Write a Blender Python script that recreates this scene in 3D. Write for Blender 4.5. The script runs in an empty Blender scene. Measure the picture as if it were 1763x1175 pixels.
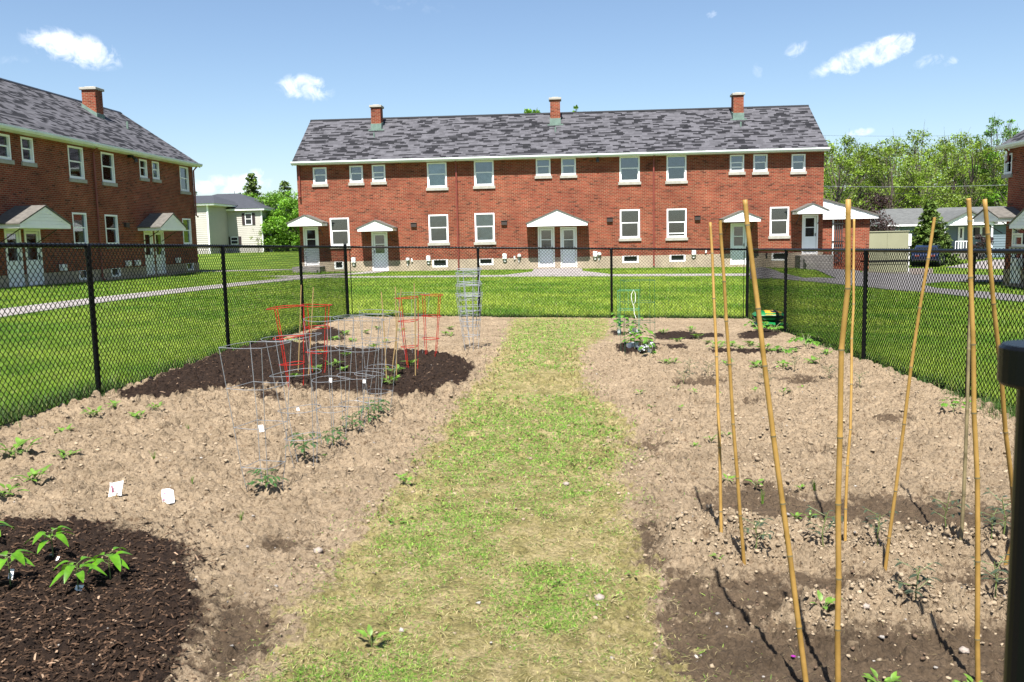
import bpy, math, random
import numpy as np
from mathutils import Vector
rad = math.radians
rng = np.random.default_rng(7); random.seed(7)
S = bpy.context.scene
# ------------------------------------------------------------------ camera
CAM_H = 1.518
F_PX, YAW, PITCH, ROLL = 1500.0, rad(3.48), rad(6.70), rad(1.226)
IW, IH = 1763, 1175
r_ = np.array([math.cos(YAW), math.sin(YAW), 0.]); f_ = np.array([-math.sin(YAW), math.cos(YAW), 0.]); u_ = np.array([0, 0, 1.])
f2 = f_*math.cos(PITCH)-u_*math.sin(PITCH); u2 = u_*math.cos(PITCH)+f_*math.sin(PITCH)
r3 = r_*math.cos(ROLL)-u2*math.sin(ROLL); u3 = u2*math.cos(ROLL)+r_*math.sin(ROLL)
CP = np.array([0, 0, CAM_H])
cam = bpy.data.cameras.new('camera'); co = bpy.data.objects.new('camera', cam); S.collection.objects.link(co)
from mathutils import Matrix
co.matrix_world = Matrix(((r3[0], u3[0], -f2[0], 0), (r3[1], u3[1], -f2[1], 0), (r3[2], u3[2], -f2[2], CAM_H), (0, 0, 0, 1)))
cam.sensor_width = 36; cam.lens = F_PX/IW*36; cam.clip_end = 3000; cam.clip_start = .05
cam.dof.use_dof = True; cam.dof.focus_distance = 13; cam.dof.aperture_fstop = 11
S.camera = co
S.render.resolution_x, S.render.resolution_y = 1024, 682
# ------------------------------------------------------------------ world + sun
SUN_EL, SUN_AZ = rad(60), rad(4)           # sun high behind the camera, slightly left
W = bpy.data.worlds.new('World'); S.world = W; W.use_nodes = True
nt = W.node_tree; nt.nodes.clear()
def N(nt, t, **k):
    n = nt.nodes.new(t)
    for a, b in k.items():
        if a == 'inp':
            for i, v in b.items(): n.inputs[i].default_value = v
        else: setattr(n, a, b)
    return n
sky = N(nt, 'ShaderNodeTexSky', sky_type='NISHITA', sun_disc=False, sun_elevation=SUN_EL, sun_rotation=rad(184), altitude=200, air_density=1.0, dust_density=.8, ozone_density=2.6)
bg = N(nt, 'ShaderNodeBackground', inp={1: 0.062}); out = N(nt, 'ShaderNodeOutputWorld'); nt.links.new(bg.outputs[0], out.inputs[0])
def pray(px, py):
    d = f2+r3*(px-IW/2)/F_PX-u3*(py-IH/2)/F_PX
    return d/np.linalg.norm(d)
def math_(nt, op, a, b=None, c=None, clamp=False):
    n = nt.nodes.new('ShaderNodeMath'); n.operation = op; n.use_clamp = clamp
    for i, v in enumerate((a, b, c)):
        if v is None: continue
        if isinstance(v, (int, float)): n.inputs[i].default_value = v
        else: nt.links.new(v, n.inputs[i])
    return n.outputs[0]
tc = N(nt, 'ShaderNodeTexCoord')
nz = N(nt, 'ShaderNodeTexNoise', inp={'Scale': 62.0, 'Detail': 10.0, 'Roughness': .62, 'Distortion': .5}); nt.links.new(tc.outputs[0], nz.inputs[0])
nz2 = N(nt, 'ShaderNodeTexNoise', inp={'Scale': 22.0, 'Detail': 4.0}); nt.links.new(tc.outputs[0], nz2.inputs[0])
tot = None
# small fair-weather clouds: direction, half width, half height (radians), tilt, strength
for (cx, cy, a, b, tilt, st) in [(128, 84, 84, 28, -.12, 1), (98, 76, 34, 17, 0, .8), (526, 152, 56, 25, 0, 1), (1488, 99, 96, 24, .22, 1.1), (1540, 82, 40, 22, .3, .9), (1372, 87, 28, 15, .5, .55), (1228, 25, 15, 10, 0, .5),
                                 (1602, 105, 28, 11, .2, .5), (1643, 106, 18, 10, .2, .5), (1306, 121, 12, 14, .5, .3), (395, 320, 90, 20, .1, .8), (440, 300, 30, 12, .3, .6), (1480, 229, 26, 9, .1, .8), (700, 10, 90, 14, 0, .12), (20, 104, 30, 8, .2, .15)]:
    d = Vector(pray(cx, cy)); up = Vector(u3); rt = d.cross(up).normalized(); up = rt.cross(d).normalized()
    U = (rt*math.cos(tilt)+up*math.sin(tilt)); V = (up*math.cos(tilt)-rt*math.sin(tilt))
    def dot(v):
        n = nt.nodes.new('ShaderNodeVectorMath'); n.operation = 'DOT_PRODUCT'; nt.links.new(tc.outputs[0], n.inputs[0]); n.inputs[1].default_value = v; return n.outputs['Value']
    du = math_(nt, 'MULTIPLY', dot(U), F_PX/a/.9); dv = math_(nt, 'MULTIPLY', dot(V), F_PX/b)
    q = math_(nt, 'ADD', math_(nt, 'MULTIPLY', du, du), math_(nt, 'MULTIPLY', dv, dv))
    m = math_(nt, 'SUBTRACT', 1.0, q, clamp=True)
    m = math_(nt, 'MULTIPLY', m, math_(nt, 'GREATER_THAN', dot(d), .5))
    m = math_(nt, 'MULTIPLY', m, st)
    tot = m if tot is None else math_(nt, 'ADD', tot, m)
nn = math_(nt, 'ADD', math_(nt, 'MULTIPLY_ADD', nz.outputs[0], 5.2, -2.6), math_(nt, 'MULTIPLY_ADD', nz2.outputs[0], 2.6, -1.3))
lim = math_(nt, 'MINIMUM', math_(nt, 'MULTIPLY', tot, 1.6), 1.0)
cm = math_(nt, 'ADD', math_(nt, 'MULTIPLY', math_(nt, 'MINIMUM', tot, 1.0), 1.05), math_(nt, 'MULTIPLY', nn, .8)); cm = math_(nt, 'MULTIPLY_ADD', cm, .9, -.16, clamp=True)
cm = math_(nt, 'MULTIPLY', math_(nt, 'MULTIPLY', cm, lim), .68)
mx = N(nt, 'ShaderNodeMix', data_type='RGBA'); nt.links.new(cm, mx.inputs[0]); nt.links.new(sky.outputs[0], mx.inputs[6]); mx.inputs[7].default_value = (9.0, 9.2, 9.8, 1)
nt.links.new(mx.outputs[2], bg.inputs[0])
sl = bpy.data.lights.new('sun', 'SUN'); sl.energy = 5.0; sl.angle = rad(.53); sl.color = (1, .965, .91)
so = bpy.data.objects.new('sun', sl); S.collection.objects.link(so)
SD = Vector((-math.sin(SUN_AZ)*math.cos(SUN_EL), -math.cos(SUN_AZ)*math.cos(SUN_EL), math.sin(SUN_EL)))
so.rotation_euler = SD.to_track_quat('Z', 'Y').to_euler(); so.location = SD*50
S.view_settings.view_transform = 'Standard'; S.view_settings.look = 'None'; S.view_settings.exposure = 1.4; S.view_settings.gamma = 1
S.render.engine = 'CYCLES'; S.cycles.max_bounces = 6; S.cycles.diffuse_bounces = 2; S.cycles.transparent_max_bounces = 12
# ------------------------------------------------------------------ terrain function
def sm(t): t = np.clip(t, 0, 1); return t*t*(3-2*t)
def gz(x, y):
    x = np.asarray(x, float); y = np.asarray(y, float)
    pl = -.0267*np.clip(x, -25, 22)-.0121*np.clip(y, -5, 44)
    zb = np.interp(x, [-22, -15, -9.8, 0, 9, 14, 18.5, 24], [.12, 0., -.09, -.13, -.2, -.42, -.85, -1.0])
    w = sm((y-33)/12); z = pl*(1-w)+zb*w
    zf = np.interp(x, [-60, -25, 0, 20, 40], [.5, .5, 0, -1.1, -.9]); w2 = sm((y-50)/45); z = z*(1-w2)+zf*w2
    return z+9*sm((y-98)/50)*sm((x-18)/22)+3*sm((y-125)/60)*sm((-x-5)/30)
def G(px, py, dz=0.):
    d = pray(px, py); t = 5.0
    for _ in range(60):
        p = CP+d*t; z = float(gz(p[0], p[1]))+dz
        t2 = (z-CAM_H)/d[2] if abs(d[2]) > 1e-6 else t
        if t2 <= 0 or t2 > 400: t2 = 400
        t = t*.5+t2*.5
    return CP+d*t
def atY(px, py, Y): d = pray(px, py); return CP+d*(Y/d[1])
def atX(px, py, X): d = pray(px, py); return CP+d*(X/d[0])
_lat = rng.random((64, 256, 256))
def vn(x, y, s, seed):
    L = _lat[seed % 64]; a = x/s+seed*17.3; b = y/s+seed*9.1
    i = np.floor(a).astype(int); j = np.floor(b).astype(int); fx = a-i; fy = b-j; fx = fx*fx*(3-2*fx); fy = fy*fy*(3-2*fy)
    i0 = i & 255; i1 = (i+1) & 255; j0 = j & 255; j1 = (j+1) & 255
    return (L[i0, j0]*(1-fx)+L[i1, j0]*fx)*(1-fy)+(L[i0, j1]*(1-fx)+L[i1, j1]*fx)*fy
def fb(x, y, s, seed, n=3):
    r = 0; a = .5
    for k in range(n): r = r+a*vn(x+y*.31*k, y-x*.27*k, s/2**k, seed+k); a *= .5
    return r/(1-.5**n)
def inpoly(x, y, poly):
    c = np.zeros(np.shape(x), bool); n = len(poly)
    for i in range(n):
        x1, y1 = poly[i][:2]; x2, y2 = poly[(i+1) % n][:2]
        if y1 == y2: continue
        c ^= ((y1 > y) != (y2 > y)) & (x < (x2-x1)*(y-y1)/(y2-y1)+x1)
    return c
def GP(pts): return [tuple(G(a, b)[:2]) for a, b in pts]
# ------------------------------------------------------------------ materials
M = {}
ALB = .56          # one scale for all base colours, matched to the exposure
def mat(name, rgb, rough=.7, metal=0., var=0., scale=5., bump=0., bscale=60., spec=.5, attr=None, col2=None, trans=0., coat=0.):
    if min(rgb) < .6 or min(rgb) == 1: rgb = tuple(v*ALB for v in rgb)
    if col2: col2 = tuple(v*ALB for v in col2)
    m = bpy.data.materials.new(name); m.use_nodes = True; t = m.node_tree; b = t.nodes['Principled BSDF']
    b.inputs['Roughness'].default_value = rough; b.inputs['Metallic'].default_value = metal; b.inputs['Specular IOR Level'].default_value = spec
    b.inputs['Coat Weight'].default_value = coat
    c = (*rgb, 1); b.inputs['Base Color'].default_value = c; col = None
    if var or col2:
        tc = t.nodes.new('ShaderNodeTexCoord'); n = N(t, 'ShaderNodeTexNoise', inp={'Scale': scale, 'Detail': 5.0, 'Roughness': .65}); t.links.new(tc.outputs['Object'], n.inputs[0])
        c2 = (*(col2 or tuple(max(0, v*(1-var)) for v in rgb)), 1); c1 = c if col2 else (*tuple(min(1, v*(1+var)) for v in rgb), 1)
        r = t.nodes.new('ShaderNodeValToRGB'); r.color_ramp.elements[0].position = .36; r.color_ramp.elements[1].position = .64
        r.color_ramp.elements[0].color = c2; r.color_ramp.elements[1].color = c1; t.links.new(n.outputs[0], r.inputs[0]); col = r.outputs[0]
    if attr:
        a = N(t, 'ShaderNodeAttribute', attribute_name=attr); 
        if col is None:
            x = N(t, 'ShaderNodeMix', data_type='RGBA', blend_type='MULTIPLY', inp={0: 1.0}); x.inputs[6].default_value = c; t.links.new(a.outputs[0], x.inputs[7]); col = x.outputs[2]
        else:
            x = N(t, 'ShaderNodeMix', data_type='RGBA', blend_type='MULTIPLY', inp={0: 1.0}); t.links.new(col, x.inputs[6]); t.links.new(a.outputs[0], x.inputs[7]); col = x.outputs[2]
    if col is not None: t.links.new(col, b.inputs['Base Color'])
    if bump:
        tc = t.nodes.new('ShaderNodeTexCoord'); n = N(t, 'ShaderNodeTexNoise', inp={'Scale': bscale, 'Detail': 4.0}); t.links.new(tc.outputs['Object'], n.inputs[0])
        bn = N(t, 'ShaderNodeBump', inp={'Strength': bump, 'Distance': .02}); t.links.new(n.outputs[0], bn.inputs['Height']); t.links.new(bn.outputs[0], b.inputs['Normal'])
    if trans:
        tr = t.nodes.new('ShaderNodeBsdfTranslucent'); mxs = N(t, 'ShaderNodeMixShader', inp={0: trans})
        if col is not None: t.links.new(col, tr.inputs[0])
        else: tr.inputs[0].default_value = c
        t.links.new(b.outputs[0], mxs.inputs[1]); t.links.new(tr.outputs[0], mxs.inputs[2]); t.links.new(mxs.outputs[0], t.nodes['Material Output'].inputs[0])
    M[name] = m; return m
def brick_mat(name, swap=False):
    m = mat(name, (.3, .1, .06), rough=.85, spec=.2); t = m.node_tree; b = t.nodes['Principled BSDF']
    tc = t.nodes.new('ShaderNodeTexCoord'); sp = t.nodes.new('ShaderNodeSeparateXYZ'); t.links.new(tc.outputs['Object'], sp.inputs[0])
    cb = t.nodes.new('ShaderNodeCombineXYZ'); t.links.new(math_(t, 'ADD', sp.outputs[0], sp.outputs[1]), cb.inputs[0]); t.links.new(sp.outputs[2], cb.inputs[1])
    br = N(t, 'ShaderNodeTexBrick', inp={'Color1': (.235, .043, .022, 1), 'Color2': (.125, .024, .012, 1), 'Mortar': (.25, .165, .11, 1), 'Scale': 1.0, 'Mortar Size': .0095, 'Mortar Smooth': .3, 'Bias': -.1, 'Brick Width': .225, 'Row Height': .075})
    br.offset = .5; t.links.new(cb.outputs[0], br.inputs[0])
    nz = N(t, 'ShaderNodeTexNoise', inp={'Scale': 1.3, 'Detail': 6.0, 'Roughness': .7}); t.links.new(cb.outputs[0], nz.inputs[0])
    rp = t.nodes.new('ShaderNodeValToRGB'); rp.color_ramp.elements[0].position = .3; rp.color_ramp.elements[0].color = (.74, .68, .66, 1); rp.color_ramp.elements[1].position = .7; rp.color_ramp.elements[1].color = (1.16, 1.28, 1.2, 1)
    t.links.new(nz.outputs[0], rp.inputs[0])
    # a few burnt bricks
    vb = N(t, 'ShaderNodeTexBrick', inp={'Color1': (1, 1, 1, 1), 'Color2': (0, 0, 0, 1), 'Mortar': (1, 1, 1, 1), 'Scale': 1.0, 'Mortar Size': .0, 'Bias': 0.0, 'Brick Width': .225, 'Row Height': .075}); vb.offset = .5
    t.links.new(cb.outputs[0], vb.inputs[0])
    r2 = t.nodes.new('ShaderNodeValToRGB'); r2.color_ramp.elements[0].position = .0; r2.color_ramp.elements[0].color = (.55, .58, .62, 1); r2.color_ramp.elements[1].position = .10; r2.color_ramp.elements[1].color = (1, 1, 1, 1); t.links.new(vb.outputs[0], r2.inputs[0])
    m1 = N(t, 'ShaderNodeMix', data_type='RGBA', blend_type='MULTIPLY', inp={0: 1.0}); t.links.new(br.outputs[0], m1.inputs[6]); t.links.new(rp.outputs[0], m1.inputs[7])
    nb = N(t, 'ShaderNodeTexNoise', inp={'Scale': .42, 'Detail': 4.0, 'Roughness': .6}); t.links.new(cb.outputs[0], nb.inputs[0]); rb = t.nodes.new('ShaderNodeValToRGB'); rb.color_ramp.elements[0].position = .35; rb.color_ramp.elements[0].color = (.84, .80, .80, 1); rb.color_ramp.elements[1].position = .68; rb.color_ramp.elements[1].color = (1.1, 1.1, 1.1, 1); t.links.new(nb.outputs[0], rb.inputs[0])
    m0 = N(t, 'ShaderNodeMix', data_type='RGBA', blend_type='MULTIPLY', inp={0: 1.0}); t.links.new(m1.outputs[2], m0.inputs[6]); t.links.new(rb.outputs[0], m0.inputs[7]); m1 = m0
    m2 = N(t, 'ShaderNodeMix', data_type='RGBA', blend_type='MULTIPLY', inp={0: 1.0}); t.links.new(m1.outputs[2], m2.inputs[6]); t.links.new(r2.outputs[0], m2.inputs[7])
    t.links.new(m2.outputs[2], b.inputs['Base Color'])
    bn = N(t, 'ShaderNodeBump', inp={'Strength': .5, 'Distance': .008}, invert=True); t.links.new(br.outputs[1], bn.inputs['Height']); t.links.new(bn.outputs[0], b.inputs['Normal'])
    return m
def shingle_mat(name, axis, c1=(.088, .086, .096), c2=(.007, .007, .009)):
    m = mat(name, c1, rough=.9, spec=.2); t = m.node_tree; b = t.nodes['Principled BSDF']
    tc = t.nodes.new('ShaderNodeTexCoord'); sp = t.nodes.new('ShaderNodeSeparateXYZ'); t.links.new(tc.outputs['Object'], sp.inputs[0])
    cb = t.nodes.new('ShaderNodeCombineXYZ'); t.links.new(sp.outputs[axis], cb.inputs[0]); t.links.new(math_(t, 'MULTIPLY', sp.outputs[2], 1.85), cb.inputs[1])
    # random blend per tab: two brick layers of different length, thresholded
    def layer(w, off, th, lo):
        a = N(t, 'ShaderNodeVectorMath', operation='ADD', inp={1: (off, 0, 0)}); t.links.new(cb.outputs[0], a.inputs[0])
        br = N(t, 'ShaderNodeTexBrick', inp={'Color1': (1, 1, 1, 1), 'Color2': (0, 0, 0, 1), 'Mortar': (.8, .8, .8, 1), 'Scale': 1.0, 'Mortar Size': .0, 'Brick Width': w, 'Row Height': .135}); br.offset = .37; br.offset_frequency = 3; br.squash = 1.3; br.squash_frequency = 2
        t.links.new(a.outputs[0], br.inputs[0])
        r = t.nodes.new('ShaderNodeValToRGB'); r.color_ramp.interpolation = 'LINEAR'; r.color_ramp.elements[0].position = th; r.color_ramp.elements[0].color = (lo, lo, lo, 1); r.color_ramp.elements[1].position = th+.04; r.color_ramp.elements[1].color = (1, 1, 1, 1)
        t.links.new(br.outputs[0], r.inputs[0]); return r.outputs[0]
    l1 = layer(.33, 0, .30, .10); l2 = layer(.6, 11.3, .10, .3); l3 = layer(.24, 5.7, .5, .74)
    def mul(a, c):
        x = N(t, 'ShaderNodeMix', data_type='RGBA', blend_type='MULTIPLY', inp={0: 1.0})
        t.links.new(a, x.inputs[6]); t.links.new(c, x.inputs[7]); return x.outputs[2]
    ms = mul(mul(l1, l2), l3)
    nz = N(t, 'ShaderNodeTexNoise', inp={'Scale': 2.2, 'Detail': 8.0, 'Roughness': .75}); t.links.new(cb.outputs[0], nz.inputs[0])
    r = t.nodes.new('ShaderNodeValToRGB'); r.color_ramp.elements[0].position = .3; r.color_ramp.elements[0].color = (.7, .7, .7, 1); r.color_ramp.elements[1].position = .7; r.color_ramp.elements[1].color = (1.15, 1.15, 1.15, 1); t.links.new(nz.outputs[0], r.inputs[0])
    x = N(t, 'ShaderNodeMix', data_type='RGBA', inp={6: (*c2, 1), 7: (*c1, 1)}); t.links.new(ms, x.inputs[0])
    t.links.new(mul(x.outputs[2], r.outputs[0]), b.inputs['Base Color'])
    bn = N(t, 'ShaderNodeBump', inp={'Strength': .6, 'Distance': .012}); t.links.new(l1, bn.inputs['Height']); t.links.new(bn.outputs[0], b.inputs['Normal'])
    return m
brick_mat('brick')
shingle_mat('shingle_x', 0); shingle_mat('shingle_y', 1)
mat('canopy_roof', (.17, .155, .135), var=.25, scale=6, rough=.9)
mat('white_trim', (.8, .8, .8), rough=.45, var=.04, scale=1.5)
mat('gutter_white', (.62, .66, .64), rough=.4, var=.06, scale=1.2)
mat('sill_stone', (.56, .53, .46), var=.12, scale=7, rough=.85)
mat('foundation', (0.582, 0.470, 0.347), var=.14, scale=1.6, rough=.9, bump=.3, bscale=20)
mat('concrete', (.4, .37, .34), var=.12, scale=2, rough=.9, bump=.2, bscale=40)
mat('door_white', (.74, .77, .8), rough=.35, var=.03)
mat('door_kick', (.8, .8, .8), rough=.3)
mat('pipe_red', (.32, .07, .05), rough=.5, var=.15, scale=3)
mat('vent_brown', (.06, .04, .035), rough=.6)
mat('black_paint', (.005, .0055, .007), rough=.35, spec=.18)
mat('black_vinyl', (.005, .006, .006), rough=.5, spec=.2)
mat('copper_green', (.2, .3, .25), rough=.7, var=.2, scale=6)
mat('dark_metal', (.03, .03, .03), rough=.4)
mat('box_white', (.7, .7, .69), rough=.4)
mat('asphalt', (.23, .215, .215), var=.14, scale=1.5, rough=.9, bump=.3, bscale=80)
mat('path_concrete', (.40, .36, .34), var=.12, scale=1.2, rough=.9, bump=.2, bscale=60)
mat('curb', (.42, .4, .37), var=.1, rough=.9)
mat('gravel', (.3, .24, .2), var=.3, scale=8, rough=.95, bump=.5, bscale=30)
mat('bamboo', (.60, .36, .10), rough=.55, col2=(.40, .235, .055), scale=5.5, spec=.25)
mat('bamboo_grey', (.24, .19, .09), rough=.5, var=.35, scale=9)
mat('cane', (.45, .3, .12), rough=.6, var=.2, scale=9)
mat('galv_wire', (.42, .44, .47), rough=.4, metal=.4)
mat('galv_bright', (.55, .58, .62), rough=.4, metal=.3)
mat('red_wire', (.55, .02, .012), rough=.4)
mat('green_wire', (.012, .12, .06), rough=.4); mat('green_wire_light', (.07, .4, .24), rough=.4)
mat('siding', (.68, .64, .57), rough=.6, var=.04, scale=.6)
mat('siding_blue', (.21, .28, .33), rough=.6, var=.05)
mat('roof_grey', (.15, .155, .15), var=.18, scale=3, rough=.9)
mat('roof_dark', (.055, .06, .075), var=.2, scale=4, rough=.9)
mat('shutter', (.035, .018, .02), rough=.6)
mat('beige_metal', (.42, .42, .27), rough=.45, var=.05, scale=1); mat('beige_dark', (.16, .17, .12), rough=.5)
mat('car_paint', (.012, .025, .075), rough=.22, coat=1.0); mat('rubber', (.02, .02, .02), rough=.8); mat('car_glass', (.02, .025, .03), rough=.08)
mat('rim', (.4, .4, .42), rough=.3, metal=.8); mat('lamp_glass', (.3, .32, .34), rough=.1)
mat('bark', (.11, .085, .065), var=.35, scale=6, rough=.95, bump=.4, bscale=15)
mat('bag_green', (.012, .23, .06), rough=.25, var=.15, scale=9); mat('bag_yellow', (.62, .37, .03), rough=.3, var=.1, scale=10); mat('print_black', (.02, .02, .03), rough=.5)
mat('packet', (.78, .76, .76), rough=.35, var=.03); mat('packet_ink', (.55, .2, .3), rough=.4)
mat('cup_white', (.74, .76, .78), rough=.3, var=.1, scale=30); mat('string', (.75, .75, .72), rough=.8)
mat('stem', (.16, .22, .05), rough=.6, var=.2, scale=20); mat('stem_pale', (.4, .42, .2), rough=.6)
mat('leaf_tomato', (0.066, 0.165, 0.033), rough=.5, var=.35, scale=25, trans=.25)
mat('leaf_pepper', (0.149, 0.380, 0.017), rough=.32, var=.3, scale=14, trans=.3)
mat('leaf_bean', (0.156, 0.360, 0.030), rough=.5, var=.4, scale=12, trans=.3)
mat('leaf_sprout', (0.216, 0.408, 0.048), rough=.5, var=.35, scale=25, trans=.3)
mat('leaf_dusty', (.06, .09, .045), rough=.6, var=.3, scale=25, trans=.2)
mat('flower', (.35, .01, .3), rough=.6)
mat('tree_spring', (0.264, 0.396, 0.030), rough=.6, var=.35, scale=.8, trans=.35, attr='tint')
mat('tree_bright', (0.204, 0.432, 0.024), rough=.6, var=.4, scale=.7, trans=.35, attr='tint')
mat('tree_ever', (.12, .20, .02), rough=.7, var=.4, scale=.8, trans=.1, attr='tint')
mat('tree_purple', (.06, .026, .024), rough=.6, var=.4, scale=.8, trans=.25, attr='tint')
mat('grass_blade', (1, 1, 1), rough=.55, trans=.3, attr='tint', spec=.3)
mat('chip', (1, 1, 1), rough=.9, attr='tint', spec=.1); mat('clod', (1, 1, 1), rough=.95, attr='tint', spec=.1, bump=.5, bscale=120)
def glass_mat():
    m = bpy.data.materials.new('window_glass'); m.use_nodes = True; t = m.node_tree; t.nodes.clear()
    o = t.nodes.new('ShaderNodeOutputMaterial'); tr = t.nodes.new('ShaderNodeBsdfTransparent'); tr.inputs[0].default_value = (.72, .78, .8, 1)
    gl = N(t, 'ShaderNodeBsdfGlossy', inp={'Roughness': .04, 'Color': (.9, .95, 1, 1)}); fr = N(t, 'ShaderNodeFresnel', inp={'IOR': 1.5})
    mx = t.nodes.new('ShaderNodeMixShader'); t.links.new(math_(t, 'MULTIPLY_ADD', fr.outputs[0], 1.0, .06, clamp=True), mx.inputs[0]); t.links.new(tr.outputs[0], mx.inputs[1]); t.links.new(gl.outputs[0], mx.inputs[2]); t.links.new(mx.outputs[0], o.inputs[0])
    M['glass'] = m
glass_mat()
for n, c in dict(room_shade=(.03, .032, .034), cur_mid=(.15, .155, .16), cur_grey=(.36, .38, .39), cur_pale=(.62, .66, .66)).items(): mat(n, c, rough=.8, var=.15, scale=3)  # darkest tone paints the unlit room where no curtain hangs
# ------------------------------------------------------------------ mesh helpers
C = S.collection
def tag(o, label=None, cat=None, group=None, kind=None):
    if label: o['label'] = label
    if cat: o['category'] = cat
    if group: o['group'] = group
    if kind: o['kind'] = kind
    return o
def thing(name, label, cat, loc=(0, 0, 0), group=None):
    o = bpy.data.objects.new(name, None); C.objects.link(o); o.location = tuple(float(v) for v in loc); o.empty_display_size = .1
    return tag(o, label, cat, group)
def link_mesh(name, me, material, parent=None, origin=None, smooth=False):
    if material is not None: me.materials.append(M[material] if isinstance(material, str) else material)
    if smooth: me.shade_smooth()
    o = bpy.data.objects.new(name, me); C.objects.link(o)
    if parent is not None: o.parent = parent
    return o
def root_loc(p):
    L = Vector((0, 0, 0))
    while p is not None: L = L+Vector(p.location); p = p.parent
    return L
class MB:
    def __init__(s): s.v = []; s.f = []
    def add(s, vs, fs): n = len(s.v); s.v += [tuple(map(float, p)) for p in vs]; s.f += [tuple(i+n for i in f) for f in fs]; return s
    def box(s, a, b):
        x0, x1 = sorted((a[0], b[0])); y0, y1 = sorted((a[1], b[1])); z0, z1 = sorted((a[2], b[2]))
        return s.add([(x0, y0, z0), (x1, y0, z0), (x1, y1, z0), (x0, y1, z0), (x0, y0, z1), (x1, y0, z1), (x1, y1, z1), (x0, y1, z1)],
                     [(0, 3, 2, 1), (4, 5, 6, 7), (0, 1, 5, 4), (1, 2, 6, 5), (2, 3, 7, 6), (3, 0, 4, 7)])
    def hexa(s, p): return s.add(p, [(0, 3, 2, 1), (4, 5, 6, 7), (0, 1, 5, 4), (1, 2, 6, 5), (2, 3, 7, 6), (3, 0, 4, 7)])
    def tube(s, pts, r, n=6, close=False, caps=True):
        P = [Vector(p) for p in pts]; m = len(P); rr = r if isinstance(r, (list, tuple)) else [r]*m; rings = []; b0 = len(s.v)
        prev = None
        for i in range(m):
            d = (P[(i+1) % m]-P[i-1]) if close else (P[min(i+1, m-1)]-P[max(i-1, 0)])
            d = d.normalized() if d.length > 1e-9 else Vector((0, 0, 1))
            a = prev if prev is not None else (Vector((0, 0, 1)) if abs(d.z) < .9 else Vector((1, 0, 0)))
            u = (a-d*a.dot(d)).normalized(); prev = u; w = d.cross(u)
            for k in range(n): t = 2*math.pi*k/n; s.v.append(tuple(P[i]+(u*math.cos(t)+w*math.sin(t))*rr[i]))
        for i in range(m if close else m-1):
            j = (i+1) % m
            for k in range(n): k2 = (k+1) % n; s.f.append((b0+i*n+k, b0+i*n+k2, b0+j*n+k2, b0+j*n+k))
        if caps and not close: s.f.append(tuple(b0+k for k in range(n-1, -1, -1))); s.f.append(tuple(b0+(m-1)*n+k for k in range(n)))
        return s
    def lathe(s, prof, c, n=12):
        b0 = len(s.v)
        for r, z in prof:
            for k in range(n): t = 2*math.pi*k/n; s.v.append((c[0]+r*math.cos(t), c[1]+r*math.sin(t), c[2]+z))
        for i in range(len(prof)-1):
            for k in range(n): k2 = (k+1) % n; s.f.append((b0+i*n+k, b0+i*n+k2, b0+(i+1)*n+k2, b0+(i+1)*n+k))
        s.f.append(tuple(b0+k for k in range(n-1, -1, -1))); s.f.append(tuple(b0+(len(prof)-1)*n+k for k in range(n))); return s
    def leaf(s, base, d, L, Wd, droop=.3, fold=.15, n=5, up=(0, 0, 1)):
        d = Vector(d).normalized(); up = Vector(up); side = d.cross(up)
        if side.length < 1e-3: side = Vector((1, 0, 0))
        side.normalize(); upn = side.cross(d).normalized(); b0 = len(s.v); base = Vector(base)
        for i in range(n+1):
            t = i/n; w = Wd*math.sin(math.pi*min(1, t*.93+.03))**.8*(1-.35*t) if 0 < i < n else Wd*.04
            c = base+d*(L*t)+upn*(-droop*L*t*t)
            s.v.append(tuple(c-side*w*.5+upn*fold*w)); s.v.append(tuple(c)); s.v.append(tuple(c+side*w*.5+upn*fold*w))
        for i in range(n):
            a = b0+i*3; s.f += [(a, a+1, a+4, a+3), (a+1, a+2, a+5, a+4)]
        return s
    def build(s, name, material, parent=None, smooth=False, bevel=0, label=None):
        L = root_loc(parent); me = bpy.data.meshes.new(name)
        me.from_pydata([(p[0]-L.x, p[1]-L.y, p[2]-L.z) for p in s.v], [], s.f); me.update()
        o = link_mesh(name, me, material, parent, smooth=smooth)
        if bevel:
            b = o.modifiers.new('bevel', 'BEVEL'); b.width = bevel; b.segments = 2; b.limit_method = 'ANGLE'
        if label: o['label'] = label
        return o
def npmesh(name, V, Fc, material, tint=None, parent=None, smooth=False, attr='tint'):
    V = np.asarray(V, np.float32); Fc = np.asarray(Fc, np.int32); k = Fc.shape[1]; me = bpy.data.meshes.new(name)
    me.vertices.add(len(V)); me.vertices.foreach_set('co', V.ravel()); me.loops.add(Fc.size); me.loops.foreach_set('vertex_index', Fc.ravel())
    me.polygons.add(len(Fc)); me.polygons.foreach_set('loop_start', np.arange(0, Fc.size, k, dtype=np.int32)); me.update(calc_edges=True)
    if tint is not None:
        a = me.color_attributes.new(attr, 'FLOAT_COLOR', 'POINT'); c = np.ones((len(V), 4), np.float32); c[:, :3] = tint; a.data.foreach_set('color', c.ravel())
    return link_mesh(name, me, material, parent, smooth=smooth)
def copy_tree(o, parent=None):
    c = o.copy(); C.objects.link(c)
    if parent is not None: c.parent = parent
    for ch in list(o.children): copy_tree(ch, c)
    return c
# ================================================================== GROUND
BL = (-4.72, 18.75); BR = (4.0, 19.3)
XL0, XR0 = -4.70, 4.05
def back_y(x): return BL[1]+(x-BL[0])*(BR[1]-BL[1])/(BR[0]-BL[0])
def inside(x, y, m=0.): return (x > XL0-m) & (x < XR0+m) & (y < back_y(x)+m)
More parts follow.
